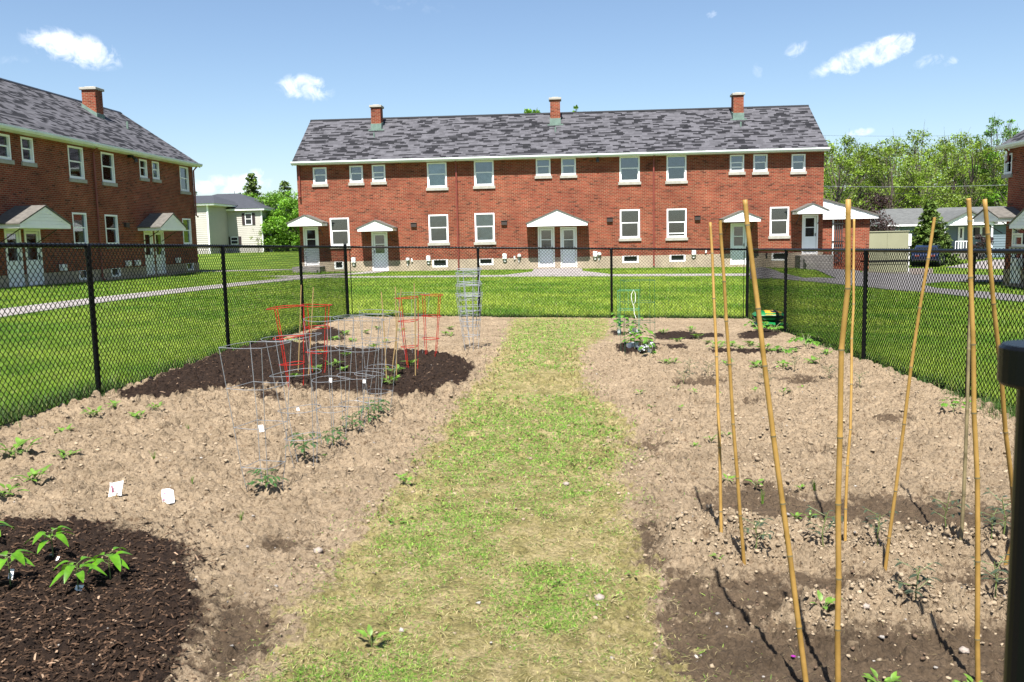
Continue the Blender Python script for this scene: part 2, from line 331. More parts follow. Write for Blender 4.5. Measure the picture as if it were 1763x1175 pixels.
# --- lawn sheet
xs = np.unique(np.concatenate([np.arange(-60, 60, 1.), np.arange(-26, 26, .4), [-4.95, -4.75, 4.1, 4.3], [-600, -400, -250, -150, -100, -80, 80, 100, 150, 250, 400, 600]]))
ys = np.unique(np.concatenate([np.arange(-6, 50, .4), np.arange(50, 190, 2.), [18.9, 19.4, 19.7, 220, 260, 320, 400, 600, 900, 1400]]))
X, Y = np.meshgrid(xs, ys); Z = gz(X, Y)
Z = Z+.02*(fb(X, Y, 1.7, 3)-.5)
Z = np.where(inside(X, Y, -.05), Z-.25, Z)
def gridfaces(ny, nx):
    i = np.arange(ny-1)[:, None]*nx+np.arange(nx-1)[None]; i = i.ravel(); return np.stack([i, i+1, i+1+nx, i+nx], 1)
lawnm = mat('lawn', (.10, .19, .022), rough=.8, spec=.2); t = lawnm.node_tree; b = t.nodes['Principled BSDF']
tcn = t.nodes.new('ShaderNodeTexCoord')
def nzn(t, tcn, sc, de=5., ro=.6, vec=None):
    n = N(t, 'ShaderNodeTexNoise', inp={'Scale': sc, 'Detail': de, 'Roughness': ro}); t.links.new(vec or tcn.outputs['Object'], n.inputs[0]); return n.outputs[0]
def ramp(t, f, stops):
    r = t.nodes.new('ShaderNodeValToRGB'); e = r.color_ramp.elements
    while len(e) < len(stops): e.new(.5)
    for k, (p, c) in enumerate(stops): e[k].position = p; e[k].color = (*c, 1)
    t.links.new(f, r.inputs[0]); return r.outputs[0]
def mixc(t, fac, a, bb, bt='MIX'):
    x = N(t, 'ShaderNodeMix', data_type='RGBA', blend_type=bt)
    for i, v in ((0, fac), (6, a), (7, bb)):
        if isinstance(v, (int, float)): x.inputs[i].default_value = v
        elif isinstance(v, tuple): x.inputs[i].default_value = (*v, 1)
        else: t.links.new(v, x.inputs[i])
    return x.outputs[2]
big = ramp(t, nzn(t, tcn, .55, 4.), [(.38, (.06, .125, .006)), (.62, (.16, .225, .022))])
mp = N(t, 'ShaderNodeMapping', inp={3: (1, .35, 1)}); t.links.new(tcn.outputs['Object'], mp.inputs[0])
fine = ramp(t, nzn(t, tcn, 9., 8., .8, mp.outputs[0]), [(.3, (.45, .5, .4)), (.7, (1.4, 1.35, 1.4))])
t.links.new(mixc(t, 1.0, big, fine, 'MULTIPLY'), b.inputs['Base Color'])
bn = N(t, 'ShaderNodeBump', inp={'Strength': .9, 'Distance': .05}); t.links.new(nzn(t, tcn, 35., 6., .7), bn.inputs['Height']); t.links.new(bn.outputs[0], b.inputs['Normal'])
lo = npmesh('ground', np.stack([X, Y, Z], -1).reshape(-1, 3), gridfaces(len(ys), len(xs)), 'lawn', smooth=True); tag(lo, kind='structure')
# --- paths and paving (sheets draped on the terrain)
def drape(name, poly, material, dz=.02, res=.5):
    P = np.array(poly); x0, y0 = P.min(0); x1, y1 = P.max(0)
    import bmesh
    bm = bmesh.new(); f = bm.faces.new([bm.verts.new((p[0], p[1], 0)) for p in poly])
    for ax, lo_, hi_ in ((0, x0, x1), (1, y0, y1)):
        k = math.ceil(lo_/res)*res
        while k < hi_:
            no = (1, 0, 0) if ax == 0 else (0, 1, 0); c = (k, 0, 0) if ax == 0 else (0, k, 0)
            bmesh.ops.bisect_plane(bm, geom=bm.verts[:]+bm.edges[:]+bm.faces[:], plane_co=c, plane_no=no); k += res
    for v in bm.verts: v.co.z = float(gz(v.co.x, v.co.y))+dz
    bmesh.ops.recalc_face_normals(bm, faces=bm.faces[:])
    if sum(f.normal.z for f in bm.faces) < 0: bmesh.ops.reverse_faces(bm, faces=bm.faces[:])
    # edge skirt
    r = bmesh.ops.extrude_edge_only(bm, edges=[e for e in bm.edges if e.is_boundary])
    for v in r['geom']:
        if isinstance(v, bmesh.types.BMVert): v.co.z -= .12
    me = bpy.data.meshes.new(name); bm.to_mesh(me); bm.free()
    return tag(link_mesh(name, me, material), kind='structure')
def strip(pts, w):
    L = []; R = []
    for i, p in enumerate(pts):
        a = pts[max(0, i-1)]; c = pts[min(len(pts)-1, i+1)]; d = np.array([c[0]-a[0], c[1]-a[1]]); d /= np.linalg.norm(d); n = np.array([-d[1], d[0]])*w/2
        L.append((p[0]+n[0], p[1]+n[1])); R.append((p[0]-n[0], p[1]-n[1]))
    return L+R[::-1]
EXCL = []
def path(pts, w, name='path', material='path_concrete'):
    poly = strip(pts, w); EXCL.append(poly); drape(name, poly, material)
FY = 46.5
left_walk = [tuple(G(a, b)[:2]) for a, b in [(-60, 549), (0, 540), (120, 524), (200, 514), (330, 499), (430, 488), (520, 479), (590, 477)]]
path(left_walk, 1.25)
path([tuple(G(a, b)[:2]) for a, b in [(300, 469.5), (356, 468), (440, 466), (510, 464.5)]], 1.2)
path([(-14.5+1.0, 40.75), (-10.3, 40.55), (0, 40.6), (8.6, 40.5), (9.6, 40.2)], 1.0)
def fan(xc, w0, w1, yb): 
    poly = [(xc-w0/2, FY-.05), (xc+w0/2, FY-.05), (xc+w0/2, 43.2), (xc+w1/2, 41.0), (xc-w1/2, 41.0), (xc-w0/2, 43.2)]; EXCL.append(poly); drape('path', poly, 'path_concrete', .026)
fan(-.3, 2.5, 5.0, 0)
poly = [(-10.4, FY-.05), (-9.3, FY-.05), (-9.5, 44.5), (-10.6, 42.5), (-11.8, 41.1), (-14.5, 41.1), (-12.0, 42.6), (-10.7, 44.5)]; EXCL.append(poly); drape('path', poly, 'path_concrete', .026)
asph = GP([(1291, 463), (1312, 461), (1345, 471), (1385, 480), (1405, 479), (1440, 480.5), (1422, 473), (1398, 464), (1412, 461), (1470, 463), (1483, 470.5), (1606, 472.5), (1700, 474.5), (1790, 476), (1790, 487), (1700, 486), (1630, 486), (1585, 490), (1610, 497), (1700, 504), (1790, 513), (1790, 524), (1700, 516), (1600, 505), (1483, 494), (1400, 486), (1330, 480), (1291, 481)])
EXCL.append(asph); drape('road', asph, 'asphalt', .03)
g1 = GP([(1484, 462.5), (1606, 463), (1606, 471.8), (1484, 469.8)]); EXCL.append(g1); drape('gravel_bed', g1, 'gravel', .035)
g2 = GP([(1628, 461), (1660, 455), (1705, 448), (1790, 448), (1790, 462), (1700, 464)]); EXCL.append(g2); drape('parking_area', g2, 'path_concrete', .03, 1.)
# ------------------------------------------------------------------ garden soil
mulch1 = GP([(196, 694), (250, 668), (330, 640), (400, 606), (480, 590), (560, 606), (620, 612), (700, 613), (780, 620), (818, 640), (803, 664), (745, 688), (690, 692), (600, 686), (520, 682), (470, 676), (400, 676), (330, 690), (240, 700)])
mulch2 = GP([(-300, 900), (0, 903), (120, 905), (240, 916), (325, 938), (345, 985), (325, 1005), (350, 1060), (330, 1125), (300, 1180), (260, 1400), (-700, 1400)])
mulch3 = GP([(1060, 604), (1078, 597), (1120, 597), (1146, 604), (1128, 614), (1090, 618), (1066, 613)])
streaks = [GP(p) for p in ([(1120, 577), (1170, 572), (1240, 575), (1250, 582), (1190, 588), (1128, 586)], [(1215, 605), (1290, 602), (1350, 604), (1365, 612), (1290, 617), (1225, 614)], [(1268, 577), (1300, 568), (1345, 566), (1352, 578), (1310, 586), (1272, 585)],
                           [(1130, 596), (1180, 593), (1192, 601), (1150, 606)], [(450, 676), (500, 690), (480, 700), (440, 690)], [(1050, 570), (1080, 573), (1078, 582), (1055, 580)], [(560, 562), (600, 575), (590, 590), (500, 588)])]
gpath = GP([(884, 548), (1046, 548), (1052, 575), (1010, 600), (1000, 640), (1010, 680), (1075, 720), (1085, 765), (1062, 830), (1075, 880), (1075, 940), (1120, 1010), (1155, 1100), (1180, 1250), (1200, 1600), (330, 1600), (480, 1180), (520, 1070), (580, 975), (650, 905), (700, 840), (740, 780), (775, 730), (800, 690), (840, 650), (862, 600)])
lush = [GP(p) for p in ([(900, 552), (1040, 552), (1040, 570), (1005, 590), (1000, 620), (960, 638), (900, 635), (850, 628), (868, 590)], [(800, 690), (900, 680), (990, 690), (1072, 715), (1082, 770), (1050, 850), (930, 880), (800, 850), (700, 860), (745, 780)],
                        [(650, 880), (760, 870), (870, 900), (860, 930), (760, 940), (650, 950)], [(870, 990), (960, 960), (1020, 990), (1060, 1050), (1010, 1090), (900, 1060)], [(560, 1110), (700, 1080), (760, 1120), (740, 1200), (560, 1400), (480, 1300)], [(700, 960), (850, 940), (850, 1000), (700, 1010)])]
barepatch = [GP(p) for p in ([(590, 1060), (720, 1050), (760, 1090), (640, 1105), (570, 1085)], [(820, 800), (960, 800), (980, 830), (840, 850)], [(880, 640), (1000, 645), (980, 680), (880, 680)], [(820, 920), (900, 900), (950, 930), (900, 960), (830, 950)], [(690, 990), (790, 980), (820, 1050), (740, 1060)])]
dampz = [GP(p) for p in ([(1180, 850), (1300, 830), (1420, 868), (1500, 858), (1600, 868), (1763, 880), (1763, 925), (1640, 925), (1560, 915), (1470, 925), (1400, 915), (1320, 910), (1240, 900)],
                         [(1110, 1000), (1250, 1010), (1360, 985), (1480, 985), (1540, 1000), (1620, 975), (1800, 985), (1800, 1030), (1650, 1035), (1500, 1045), (1380, 1070), (1300, 1080), (1200, 1060), (1120, 1050)],
                         [(1110, 1060), (1200, 1070), (1330, 1090), (1450, 1080), (1600, 1090), (1800, 1075), (1800, 1400), (1160, 1400), (1140, 1180)],
                         [(1390, 780), (1440, 770), (1440, 788), (1400, 796)], [(1490, 720), (1560, 716), (1570, 728), (1500, 732)], [(1150, 655), (1230, 652), (1260, 660), (1220, 668), (1165, 666)], [(1330, 654), (1400, 652), (1415, 662), (1350, 665)], [(1260, 690), (1330, 688), (1330, 696), (1270, 698)], [(1080, 760), (1150, 756), (1160, 776), (1090, 780)], [(430, 925), (520, 915), (540, 940), (460, 950)], [(150, 838), (220, 832), (225, 846), (165, 850)], [(340, 1030), (440, 1030), (480, 1100), (420, 1170), (340, 1200), (335, 1060)],
                         [(1060, 900), (1130, 900), (1160, 960), (1130, 1040), (1080, 980)])]
ridges = [GP(p) for p in ([(1140, 925), (1240, 905), (1330, 925), (1500, 925), (1650, 930), (1800, 925), (1800, 980), (1640, 965), (1540, 990), (1400, 975), (1250, 990), (1150, 975)], [(1340, 1080), (1450, 1050), (1500, 1035), (1600, 1040), (1700, 1030), (1800, 1030), (1800, 1075), (1640, 1085), (1460, 1095), (1380, 1105)])]
def soft(x, y, polys, j=.12, seed=5):
    r = np.zeros(x.shape, np.float32)
    for k, (a, s) in enumerate(((j, .35), (j*1.4, .12), (j*.7, .05), (j*.5, .6), (j*2.1, .07), (j*1.7, .2), (j*2.6, .045), (j*1.1, .9))):
        dx = (vn(x, y, s, seed+2*k)-.5)*2*a; dy = (vn(x, y, s, seed+2*k+1)-.5)*2.4*a
        m = np.zeros(x.shape, bool)
        for p in polys: m |= inpoly(x+dx, y+dy, p)
        r += m
    return r/8
GX = .0102
gx_ = np.arange(-4.78, 4.14, GX); gy_ = [1.1]
while gy_[-1] < 19.35: gy_.append(gy_[-1]+.0052+.0014*gy_[-1])
gy_ = np.array(gy_); X, Y = np.meshgrid(gx_, gy_)
mu = soft(X, Y, [mulch1, mulch2, mulch3]); stk = soft(X, Y, streaks, .1, 21); gp = soft(X, Y, [gpath], .22, 31); dm = soft(X, Y, dampz, .16, 41); rg = soft(X, Y, ridges, .12, 51)
def bil(s, seed): return np.abs(2*vn(X, Y, s, seed)-1)
cl = .55*(1-bil(.11, 1))+0
clump = bil(.16, 2)*.5+bil(.07, 3)*.3+bil(.033, 4)*.2
rough = (1-.75*gp)*(1-.45*mu)*(1-.55*np.clip(dm-rg, 0, 1))
rel = .062*rough*(np.sqrt(np.clip(clump,0,1))-.5)+.030*rough*(fb(X, Y, .035, 8, 2)-.5)+.07*(fb(X, Y, 1.1, 11)-.5)*(1-.5*gp)
rel += rg*(.05+.055*(bil(.05, 14)-.3)+.02*(vn(X, Y, .022, 15)-.5))
mm = soft(X, Y, [mulch1, mulch3], .2, 61); rel += .075*mm+.012*mu+.034*mu*(fb(X, Y, .05, 18, 3)-.5)-.035*np.clip(dm-rg, 0, 1)+.015*gp*(fb(X, Y, .08, 19)-.5)
edge = np.minimum(np.minimum(X+4.78, 4.14-X), back_y(X)+.06-Y); rel = rel*sm(edge/.25)-.06*(1-sm(edge/.08+.2))
def soilz(x, y):   # nearest height of the worked soil
    i = int(np.clip(round((x-gx_[0])/GX), 0, len(gx_)-1)); j = int(np.clip(np.searchsorted(gy_, y), 0, len(gy_)-1)); return float(ZS[j, i])
# crumbs of earth pressed into the surface
def stamp(n, p, ymax, rmin, rmax, pw, hk, mask):
    global rel
    y = 1.6*(ymax/1.6)**(rng.random(n)**p); x = (rng.random(n)-.5)*1.5*y; k = (x > -4.75) & (x < 4.1); x, y = x[k], y[k]
    j = np.clip(np.searchsorted(gy_, y), 3, len(gy_)-4); i = np.clip(((x-gx_[0])/GX).astype(int), 4, len(gx_)-5); k = rng.random(len(x)) < mask[j, i]; x, y, i, j = x[k], y[k], i[k], j[k]
    r = (rmin+(rmax-rmin)*rng.random(len(x))**pw)*np.clip(y/5, .85, 2.2); add = np.zeros_like(rel)
    asp = .7+.6*rng.random(len(x)); hh_ = hk*(.6+.7*rng.random(len(x))); W_ = 4
    for dj in range(-W_, W_+1):
        for di in range(-W_, W_+1):
            jj = np.clip(j+dj, 0, len(gy_)-1); ii = np.clip(i+di, 0, len(gx_)-1); q = ((gx_[ii]-x)/(r*asp))**2+((gy_[jj]-y)/(r/asp))**2
            v = np.where(q < 1, r*hh_*np.sqrt(np.clip(1-q, 0, 1)), 0); np.maximum.at(add, (jj, ii), v)
    rel = rel+add
edm = sm((edge-.06)/.15); mu_e = mu; wet = np.clip(dm-rg, 0, 1); pm = fb(X, Y, .35, 44, 2)
stamp(330000, .9, 13, .007, .026, 2.2, .95, edm*np.clip((1-.93*gp)*(1-.8*mu)*(1-.45*wet)*(.25+1.5*np.clip(pm-.25, 0, 1))+.8*rg, 0, 1))
stamp(60000, .8, 9, .010, .036, 2.5, .95, edm*np.clip(.12*(1-gp)*(1-mu)*(1-.7*wet)+1.0*rg, 0, 1))
ZS = gz(X, Y)+rel+.01
soil = mat('soil', (.4, .3, .2), rough=.95, spec=.15); t = soil.node_tree; b = t.nodes['Principled BSDF']; tcn = t.nodes.new('ShaderNodeTexCoord')
za = N(t, 'ShaderNodeAttribute', attribute_name='zone'); sp = t.nodes.new('ShaderNodeSeparateColor'); t.links.new(za.outputs[0], sp.inputs[0])
n1 = nzn(t, tcn, 3., 8., .7); n2 = nzn(t, tcn, 55., 6., .7); n3 = nzn(t, tcn, .9, 4.)
dry = ramp(t, n1, [(.3, (.185, .139, .090)), (.7, (.325, .248, .165))]); dry = mixc(t, 1.0, dry, ramp(t, n2, [(.36, (.74, .72, .7)), (.56, (1.06, 1.06, 1.06))]), 'MULTIPLY')
dam = ramp(t, n1, [(.3, (.055, .038, .024)), (.7, (.125, .088, .056))]); dam = mixc(t, 1.0, dam, ramp(t, n2, [(.35, (.7, .7, .7)), (.7, (1.3, 1.3, 1.3))]), 'MULTIPLY')
tha = mixc(t, 1.0, ramp(t, nzn(t, tcn, 5., 8., .8), [(.34, (.10, .09, .032)), (.47, (.21, .18, .07)), (.6, (.31, .25, .13))]), ramp(t, n2, [(.36, (.6, .6, .5)), (.56, (1.1, 1.1, 1.1))]), 'MULTIPLY')
mul_ = ramp(t, nzn(t, tcn, 40., 6., .8), [(.35, (.009, .0055, .004)), (.6, (.030, .018, .012)), (.78, (.075, .045, .029))])
nm0 = nzn(t, tcn, 16., 8., .8); dfac = math_(t, 'ADD', math_(t, 'MULTIPLY', math_(t, 'MULTIPLY_ADD', math_(t, 'ADD', sp.outputs[2], math_(t, 'MULTIPLY_ADD', nm0, 2.2, -1.1)), 1.7, -.35, clamp=True), .9), math_(t, 'MULTIPLY_ADD', n3, 2.0, -1.02, clamp=True), clamp=True)
dfac = math_(t, 'ADD', dfac, math_(t, 'MULTIPLY_ADD', nzn(t, tcn, 6., 8., .8), 3.4, -2.1, clamp=True), clamp=True)
dfac = math_(t, 'MULTIPLY_ADD', math_(t, 'ADD', dfac, math_(t, 'MULTIPLY_ADD', nzn(t, tcn, 26., 8., .85), 1.4, -.7)), 2.0, -.5, clamp=True)
spk = ramp(t, nzn(t, tcn, 30., 6., .75), [(.385, (.42, .37, .33)), (.44, (1.0, 1.0, 1.0))]); spk2 = ramp(t, nzn(t, tcn, 11., 5., .8), [(.35, (.6, .54, .5)), (.41, (1.0, 1.0, 1.0))]); dry = mixc(t, 1.0, mixc(t, 1.0, dry, spk, 'MULTIPLY'), spk2, 'MULTIPLY')  # dark specks in the colour: moist crumbs and painted small shadows between clods
nm_ = nzn(t, tcn, 19., 8., .8); crisp = lambda m_: math_(t, 'MULTIPLY_ADD', math_(t, 'ADD', m_, math_(t, 'MULTIPLY_ADD', nm_, 1.5, -.75)), 3.2, -1.1, clamp=True)
c_ = mixc(t, dfac, dry, dam); c_ = mixc(t, math_(t, 'MULTIPLY', crisp(sp.outputs[1]), .93), c_, tha); c_ = mixc(t, crisp(sp.outputs[0]), c_, mul_)
t.links.new(c_, b.inputs['Base Color'])
wv = N(t, 'ShaderNodeTexNoise', inp={'Scale': 14.0, 'Detail': 5.0}); t.links.new(tcn.outputs['Object'], wv.inputs[0]); wm = N(t, 'ShaderNodeVectorMath', operation='MULTIPLY_ADD', inp={1: (.09, .09, .09)}); t.links.new(wv.outputs[1], wm.inputs[0]); t.links.new(tcn.outputs['Object'], wm.inputs[2])
vo = N(t, 'ShaderNodeTexVoronoi', inp={'Scale': 26.0, 'Randomness': 1.0}); t.links.new(wm.outputs[0], vo.inputs[0]); vo2 = N(t, 'ShaderNodeTexVoronoi', inp={'Scale': 62.0}); t.links.new(wm.outputs[0], vo2.inputs[0])
hgt = math_(t, 'ADD', math_(t, 'MULTIPLY', vo.outputs[0], -1.0), math_(t, 'MULTIPLY', vo2.outputs[0], -.45)); hgt = math_(t, 'ADD', hgt, math_(t, 'MULTIPLY', nzn(t, tcn, 90., 7., .8), 1.0))
bn = N(t, 'ShaderNodeBump', inp={'Strength': .85, 'Distance': .022}); t.links.new(hgt, bn.inputs['Height']); t.links.new(bn.outputs[0], b.inputs['Normal'])
zone = np.stack([np.clip(mu+stk*.8, 0, 1), np.clip(gp*1.05, 0, 1), np.clip(dm-rg*.9, 0, 1)], -1).reshape(-1, 3)
tag(npmesh('garden_soil', np.stack([X, Y, ZS], -1).reshape(-1, 3), gridfaces(len(gy_), len(gx_)), 'soil', tint=zone, smooth=False, attr='zone'), kind='structure')
def szv(x, y):
    i = np.clip(np.round((x-gx_[0])/GX).astype(int), 0, len(gx_)-1); j = np.clip(np.searchsorted(gy_, y), 0, len(gy_)-1); return ZS[j, i], (mu+stk)[j, i], gp[j, i], dm[j, i], rg[j, i]
# ------------------------------------------------------------------ soil clods, chips
ICO = np.array([(0, 1, 1.618), (0, -1, 1.618), (0, 1, -1.618), (0, -1, -1.618), (1, 1.618, 0), (-1, 1.618, 0), (1, -1.618, 0), (-1, -1.618, 0), (1.618, 0, 1), (-1.618, 0, 1), (1.618, 0, -1), (-1.618, 0, -1)])/1.9
from itertools import combinations
IF = [f for f in combinations(range(12), 3) if all(abs(np.linalg.norm(ICO[a]-ICO[b])*1.9-2) < .01 for a, b in combinations(f, 2))]
IF = np.array([f if np.dot(np.cross(ICO[f[1]]-ICO[f[0]], ICO[f[2]]-ICO[f[0]]), ICO[f[0]]) > 0 else f[::-1] for f in IF])
def clods(name, x, y, r, col, dzf=.2):
    n = len(x); z, *_ = szv(x, y); V = ICO[None]*(1+.35*(rng.random((n, 12, 1))-.5)*2)*r[:, None, None]*np.stack([.8+.5*rng.random(n), .8+.5*rng.random(n), .55+.3*rng.random(n)], -1)[:, None]
    a = rng.random(n)*6.28; c, s = np.cos(a)[:, None], np.sin(a)[:, None]; V = np.stack([V[..., 0]*c-V[..., 1]*s, V[..., 0]*s+V[..., 1]*c, V[..., 2]], -1)
    V += np.stack([x, y, z+r*dzf], -1)[:, None]
    F = (IF[None]+12*np.arange(n)[:, None, None]).reshape(-1, 3); T = np.repeat(col, 12, 0)
    return npmesh(name, V.reshape(-1, 3), F, 'clod', tint=T)
def sample(n, ymin=1.8, ymax=12, p=1.6, x0=-4.7, x1=4.0):
    y = ymin*(ymax/ymin)**(rng.random(n)**p**.5); u = (rng.random(n)-.5)*1.5-.03; x = u*y
    k = (x > x0) & (x < x1); return x[k], y[k]
x, y = sample(170000, 1.8, 15); z, m_, g_, d_, rr_ = szv(x, y)
keep = rng.random(len(x)) < np.clip(.16*(1-m_)*(1-.85*g_)*(1-.7*np.clip(d_-rr_, 0, 1))*np.clip(fb(x,y,.3,44)*2.2-.35,.15,1.3)+.5*rr_, 0, 1)
x, y, rr_, d_ = x[keep], y[keep], rr_[keep], d_[keep]; n = len(x)
r = .003+.009*rng.random(n)**3+rr_*.005*rng.random(n)**2+.006*(rng.random(n) < .004); r *= np.clip(y/4, .8, 1.5)
tone = (.75+.5*rng.random((n, 1))); col = np.array([.47, .365, .25])*tone; col = np.where(((d_-rr_ > .5) & (rng.random(n) < .6))[:, None], np.array([.2, .135, .09])*tone, col)
tag(clods('soil_clods', x, y, r, col), 'crumbled tan clods of dry earth scattered over the beds', 'soil clods', kind='stuff')
x, y = sample(1500, 1.9, 11); z, m_, g_, d_, rr_ = szv(x, y); k = rng.random(len(x)) < .4*(1-.7*g_)*(1-.6*m_); x, y = x[k], y[k]; n = len(x)
tag(clods('pebbles', x, y, .004+.009*rng.random(n)**2.5, np.array([.55, .5, .45])*(.5+.7*rng.random((n, 1)))), 'small pale pebbles lying loose in the earth', 'pebbles', kind='stuff')
def ribbons(name, x, y, z, L, Wd, az, el, col, material, bend=None, tipcol=None, kind='tri', lift=0.):
    n = len(x); d = np.stack([np.cos(az)*np.cos(el), np.sin(az)*np.cos(el), np.sin(el)], -1); sd = np.stack([-np.sin(az), np.cos(az), 0*az], -1)
    P = np.stack([x, y, z+lift], -1)
    if kind == 'tri':
        V = np.stack([P-sd*Wd[:, None]/2, P+sd*Wd[:, None]/2, P+d*L[:, None]], 1); F = np.arange(n*3).reshape(-1, 3); T = np.stack([col, col, col if tipcol is None else tipcol], 1).reshape(-1, 3)
    elif kind == 'bend':
        d2 = d.copy(); d2[:, 2] -= bend; M1 = P+d*L[:, None]*.5; T1 = M1+d2/np.linalg.norm(d2, axis=1)[:, None]*L[:, None]*.5
        V = np.stack([P-sd*Wd[:, None]/2, P+sd*Wd[:, None]/2, M1+sd*Wd[:, None]*.4, M1-sd*Wd[:, None]*.4, T1], 1)
        b0 = 5*np.arange(n)[:, None]; F = np.concatenate([b0+[0, 1, 2], b0+[0, 2, 3], b0+[3, 2, 4]], 0); T = np.repeat(col, 5, 0)
    else:
        up = np.array([0, 0, 1.])*.35; A = P-d*L[:, None]/2; B = P+d*L[:, None]/2; w = sd*Wd[:, None]/2; h = np.array([0, 0, 1.])*Wd[:, None]*.5
        V = np.stack([A-w, A+w, B+w*.7, B-w*.7, (A+B)/2+h], 1); b0 = 5*np.arange(n)[:, None]; F = np.concatenate([b0+[0, 1, 4], b0+[1, 2, 4], b0+[2, 3, 4], b0+[3, 0, 4]], 0); T = np.repeat(col, 5, 0)
    return npmesh(name, V.reshape(-1, 3), F, material, tint=T)
x, y = sample(150000, 1.8, 12, 1.6, -4.7, .2); z, m_, *_ = szv(x, y); k = rng.random(len(x)) < m_*.9; x, y, z = x[k], y[k], z[k]; n = len(x)
tone = rng.random((n, 1)); col = np.array([.028, .017, .011])+np.array([.16, .095, .058])*tone**2.8+np.array([.35, .25, .17])*(rng.random((n, 1)) < .03)
tag(ribbons('mulch_chips', x, y, z, (.008+.032*rng.random(n)**2)*np.clip(y/4, 1, 1.6), .003+.007*rng.random(n), rng.random(n)*6.28, (rng.random(n)-.35)*.9, col, 'chip', kind='chip', lift=.006), 'dark shredded bark mulch spread over the beds', 'mulch', kind='stuff')
# ------------------------------------------------------------------ grass of the central path
x, y = sample(1000000, 1.9, 19, 1.25, -3.6, 2.6); z, m_, g_, d_, rr_ = szv(x, y)
lu = soft(x, y, lush, .2, 71); ba = soft(x, y, barepatch, .15, 81); pn = fb(x, y, .35, 91); pf = fb(x, y, .09, 95)
dens = np.clip(g_*np.clip(.36+.5*lu+1.0*(pn-.5)+1.5*(pf-.5)-.3*ba, .05, 1), 0, 1); k = (rng.random(len(x)) < dens) & (m_ < .3)
x, y, z, lu, pn = x[k], y[k], z[k], lu[k], pn[k]; n = len(x)
green = rng.random(n) < np.clip(.47+.50*lu+.9*(pn-.5)+.012*(y-6), .15, .94)
tone = .6+.8*rng.random((n, 1)); col = np.where(green[:, None], np.where((rng.random(n) < .45)[:, None], np.array([.38, .55, .10]), np.array([.17, .38, .035])), np.where((rng.random(n) < .5)[:, None], np.array([.66, .55, .29]), np.array([.54, .49, .20])))*tone
L = np.where(green, .012+.024*rng.random(n), .018+.042*rng.random(n)); el = np.where(green, .12+.7*rng.random(n), .03+.4*rng.random(n)**2)
tag(ribbons('path_grass', x, y, z, L*np.clip(y/5, .9, 1.6), (.0018+.002*rng.random(n))*np.clip(y/3.4, .9, 5), rng.random(n)*6.28, el, col, 'grass_blade', kind='bend', bend=.3+.5*rng.random(n), lift=-.001), 'thin mown grass and straw clippings down the middle of the plot', 'grass', kind='stuff')
# dry straw litter
x, y = sample(60000, 1.9, 15, 1.5, -4.2, 3.9); z, m_, g_, d_, rr_ = szv(x, y); pn = fb(x, y, .5, 13); k = rng.random(len(x)) < np.clip(.12+.5*g_, 0, 1)*(1-m_)*np.clip(pn*2.4-.7, 0, 1); x, y, z = x[k], y[k], z[k]; n = len(x)
tag(ribbons('straw_litter', x, y, z, (.02+.05*rng.random(n)), .0018*np.clip(y/4, 1, 4), rng.random(n)*6.28, (rng.random(n)-.3)*.25, np.array([.46, .37, .19])*(.6+.6*rng.random((n, 1))), 'grass_blade', kind='tri', lift=.006), 'dry straw stalks lying over the soil', 'straw', kind='stuff')
# ------------------------------------------------------------------ lawn blades
def lawnpts(n, y0, y1, x0f, x1f):
    y = y0*(y1/y0)**rng.random(n); u = x0f+(x1f-x0f)*rng.random(n); return u*y, y
x, y = lawnpts(800000, 5.2, 46, -.82, .72)
k = ~inside(x, y, .04) & (x > -30) & (x < 30)
for p in EXCL: k &= ~inpoly(x, y, p)
k &= ~((np.abs(x+.4) < 14.3) & (y > 46.35)); k &= ~((x < -19.6)); k &= ~((x > 18.5) & (y < 38.6)); x, y = x[k], y[k]
pn = fb(x, y, 1.6, 23); pf = fb(x, y, .25, 27); st = .5+.5*np.sin((x*.9+y*.55)*1.7+2*fb(x, y, 3, 9))
k = rng.random(len(x)) < .55+.5*(pf-.3); x, y, pn, pf, st = x[k], y[k], pn[k], pf[k], st[k]; n = len(x)
near = np.exp(-((y-22)/5.)**2)*(np.abs(x) < 7); lg = np.clip(.15+1.9*(pn-.5)+1.1*near*(.3+.7*st)+.25*(y < 12)+.8*np.clip(pf-.62, 0, 1), 0, 1)[:, None]
col = (np.array([.15, .34, .012])*(1-lg)+np.array([.50, .64, .07])*lg)*(.6+.75*rng.random((n, 1)))
col = np.where((rng.random(n) < .06)[:, None], np.array([.36, .33, .15]), col)
h = (.035+.045*rng.random(n))*(1+.35*(pf-.5)*2)*np.clip(y/14, 1, 1.5); w = .0035*np.clip(y/7, 1, 7)
tag(ribbons('lawn_grass', x, y, gz(x, y)+.02*(fb(x, y, 1.7, 3)-.5), h, w, rng.random(n)*6.28, .55+.85*rng.random(n), col, 'grass_blade', kind='tri', lift=-.004), 'mown green lawn all round the fenced plot', 'grass', kind='stuff')
# long grass along the fence feet
xs_, ys_ = [], []
for (a, b_, n, sp) in (((-4.80, 4.5), (-4.80, 18.7), 9000, .11), ((4.13, 4.5), (4.10, 19.2), 9000, .10), ((-4.7, 18.9), (4.0, 19.42), 12000, .09)):
    t_ = rng.random(n); xs_.append(a[0]+(b_[0]-a[0])*t_+rng.normal(0, sp, n)*(1 if a[1] < 10 else .6)); ys_.append(a[1]+(b_[1]-a[1])*t_+rng.normal(0, sp, n))
for (cx, cy, n, sp) in ((-4.78, 8.25, 2600, .16), (-4.85, 7.7, 1500, .2), (4.08, 8.9, 2200, .16), (4.0, 8.2, 2000, .2), (-4.6, 18.6, 600, .12), (4.1, 10.5, 500, .15), (-4.8, 11.8, 900, .12), (-4.85, 6.9, 1500, .2)):
    xs_.append(rng.normal(cx, sp*.6, n)); ys_.append(rng.normal(cy, sp*1.4, n))
